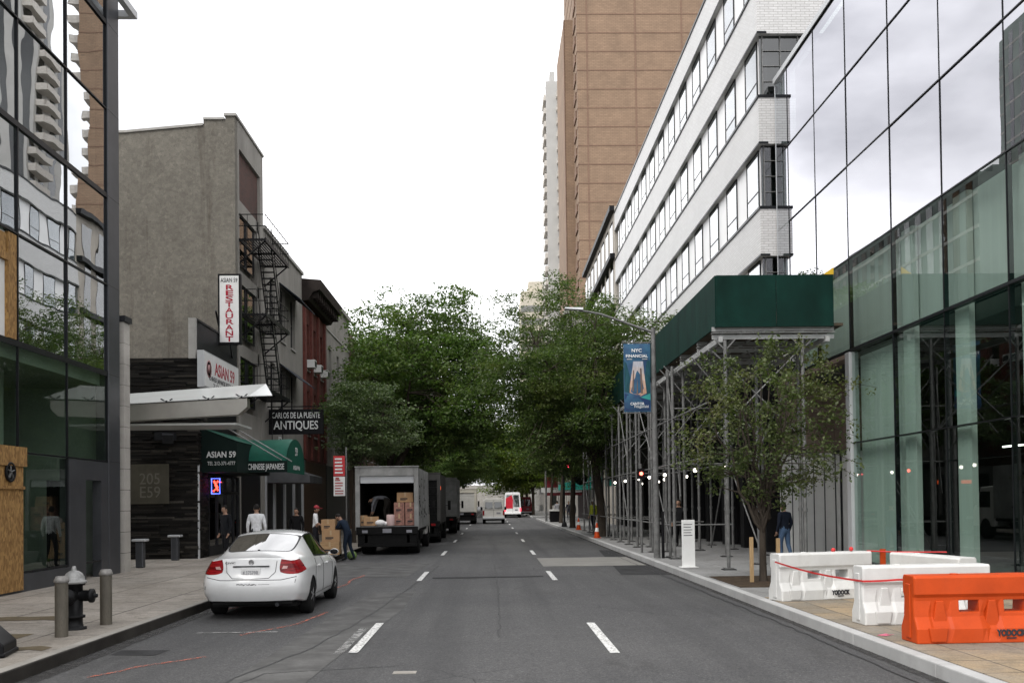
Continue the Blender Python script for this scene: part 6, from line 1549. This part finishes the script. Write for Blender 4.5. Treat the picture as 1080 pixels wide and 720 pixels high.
def tree(label, pos, trunk_h, cc, rad, down, tips, per, leaf, spread, seed, m, r0=.2, lean=(0, 0), nl=8, asp=.55, flat=.5, group=None, name='tree', lobes=.34, vase=False, twig=.012, spray=True, freq=1.0):
    """trunk at the origin of the thing; crown centre cc and radii rad relative to it"""
    rng_ = np.random.default_rng(seed); rr = random.Random(seed)
    o = thing(name, label, 'tree', (0, 0, 0), group); cc = np.array(cc, float)
    def env(d):
        v = Vector(d) * 1.6 * freq + Vector((seed * 3.1, 0, 0)); k = 1 + lobes * (mnoise.noise(v) * 1.5 + .6 * mnoise.noise(v * 2.7))
        return k * np.array([rad[0], rad[1], rad[2] if d[2] > 0 else down])
    fork = Vector((lean[0], lean[1], trunk_h)); b = MB()
    b.path([(0, 0, -.1), (0, 0, .12), (lean[0] * .2, lean[1] * .2, trunk_h * .4), fork], [r0 * 1.5, r0 * 1.08, r0 * .95, r0 * .85], 10)
    nodes = []
    for k in range(nl):
        az = k * 2.4 + rr.uniform(-.4, .4); el = rr.uniform(.15, 1.2) if not vase else rr.uniform(.5, 1.25)
        d = np.array([math.cos(az) * math.cos(el), math.sin(az) * math.cos(el), math.sin(el) - .1]); d /= np.linalg.norm(d)
        e = cc + d * env(d) * rr.uniform(.6, .8); E_ = Vector(e); st = fork.lerp(Vector((lean[0] * .8, lean[1] * .8, trunk_h * .85)), rr.random())
        mid = st.lerp(E_, .45) + (Vector((0, 0, (E_ - st).length * .13)) if not vase else Vector((0, 0, -(E_ - st).length * .10)))
        pts = []
        for i in range(9):
            u = i / 8; p = st * (1 - u) ** 2 + mid * 2 * u * (1 - u) + E_ * u * u
            p += Vector([rr.uniform(-1, 1) * .03 * (E_ - st).length * (u > 0) for _ in range(3)]); pts.append(p)
        rl = r0 * rr.uniform(.42, .62); b.path(pts, [rl * (1 - .8 * i / 8) for i in range(9)], 7)
        nodes += [(p, rl * (1 - .8 * i / 8)) for i, p in enumerate(pts) if i >= 2]
    NP = np.array([n_[0][:] for n_ in nodes]); P = []
    for k in range(tips):
        d = rng_.normal(size=3); d /= np.linalg.norm(d); u = rng_.random() ** (1 / 2.6)
        t_ = cc + d * env(d) * (.25 + .75 * u); dist = np.linalg.norm((NP - t_) * np.array([1, 1, 1.4]), axis=1); j = int(np.argmin(dist)); a = nodes[j][0]; T = Vector(t_)
        mid = a.lerp(T, .55) + Vector((0, 0, (T - a).length * .12)); r1 = min(nodes[j][1] * .6, .05 if r0 > .1 else .02)
        b.path([a, a.lerp(mid, .6), mid, T], [r1, r1 * .8, r1 * .55, twig], 5)
        out_ = np.array([d[0], d[1], 0]); ln = np.linalg.norm(out_) or 1; out_ /= ln
        if spray:     # flat sprays that droop outward
            for q in range(3):
                s_ = spread * rr.uniform(.6, 1.2); c0 = t_ + rng_.normal(size=3) * spread * np.array([.7, .7, .45])
                k_ = per // 3; w = np.clip(rng_.normal(size=(k_, 3)), -1.7, 1.7) * np.array([s_, s_, s_ * .22]); w[:, 2] -= .28 * np.abs(w @ out_); P.append(c0 + w)
        else:
            al = rng_.random((per, 1)); base_ = np.array(mid[:]) * (1 - al) + t_ * al; P.append(base_ + rng_.normal(size=(per, 3)) * spread)
    b.build('trunk', 'bark', o, fix=False)
    me = leaves_mesh('crown', np.concatenate(P), leaf, asp, rng_, flat, m); link('crown', me, o)
    return put(o, pos)
GL, GRR = 'trees along the left sidewalk', 'trees along the right sidewalk'
zk = tree('big dense green tree behind the unloading truck, nearest of the tall left trees', (-6.3, 58, .15), 3.6, (2.7, 0, 8.6), (5.4, 6.2, 5.4), 4.4, 560, 135, .20, .52, 3, 'leaf_zelkova', .24, (.5, 0), 10, group=GL)
copy_tree(zk, (-6.6, 73, .15), 3.4, 'second tall green tree of the left row', (.75, .9, 1.05))
copy_tree(zk, (-6.8, 90, .15), 3.3, 'third tall green tree of the left row', (.75, .9, 1.05))
copy_tree(zk, (-6.3, 124, .15), -.5, 'tall green tree on the left just beyond the cross street', (.8, 1.0, .9)); copy_tree(zk, (-6.3, 145, .15), .4, 'far tall green tree on the left, second beyond the cross street', 1.1)
copy_tree(zk, (-6.3, 175, .15), .2, 'farthest tall green tree of the left row', 1.3)
tree('small silvery-green tree in front of the grey house, beside the parking sign', (-6.2, 45, .15), 3.3, (.55, 0, 5.3), (1.95, 2.0, 2.2), 1.9, 150, 84, .14, .26, 8, 'leaf_linden', .09, (.1, 0), 7)
lc = tree('big feathery dark green tree at the right kerb beyond the shed', (5.45, 48.6, .15), 3.9, (-1.2, -.6, 7.4), (4.7, 4.6, 4.2), 3.9, 540, 130, .155, .44, 21, 'leaf_locust', .22, (-.4, 0), 12, asp=.42, group=GRR, lobes=.5, freq=1.3)
copy_tree(lc, (5.3, 65, .15), 2.0, 'second feathery tree of the right row', (.75, .8, 1.12))
copy_tree(lc, (5.6, 80, .15), 3.4, 'third feathery tree of the right row', (.65, .8, 1.12))
copy_tree(lc, (5.8, 97, .15), 3.0, 'fourth feathery tree of the right row', (.65, .8, 1.15))
M['leaf_far'] = leaf_mat('yellowish_leaf', (.08, .12, .02), (.17, .21, .045), (.22, .23, .05), .5)
fr = tree('yellow-green tree on the far right beyond the cross street', (5.4, 128, .15), 3.0, (-.8, 0, 7), (4.6, 4.6, 4.6), 4.2, 260, 90, .3, .6, 33, 'leaf_far', .2, (0, 0), 8, group=GRR)
copy_tree(fr, (5.4, 150, .15), 1.2, 'yellow-green tree on the far right, second beyond the cross street', 1.15); copy_tree(fr, (5.6, 180, .15), 2.2, 'yellow-green tree on the far right, last of the row', 1.4)
copy_tree(fr, (-5.8, 210, .15), .7, 'pale yellow-green tree at the distant left end of the street', 1.6, GL); copy_tree(fr, (4, 260, .15), .2, 'pale yellow-green tree closing the distant end of the street', 1.8)
tree('slender young tree with sparse leaves and stakes in the right sidewalk soil bed', (5.72, 20.93, .15), 1.15, (-.05, 0, 3.15), (1.9, 1.7, 2.1), 1.75, 270, 34, .086, .08, 14, 'leaf_small', .075, (0, 0), 19, asp=.55, flat=.1, vase=True, twig=.004, spray=False, lobes=.3)
for x, y, lab in ((5.42, 20.7, 'short pale wooden stake left of the young tree trunk'), (5.98, 20.7, 'short brown wooden stake right of the young tree trunk')):
    o = MB().box(-.035, .035, -.03, .03, 0, .95 if x < 5.6 else .92).build('wooden_stake', 'wood', None, bevel=.006); put(o, (x, y, .15), .2); tag(o, lab, 'stake', 'stakes beside the young tree')
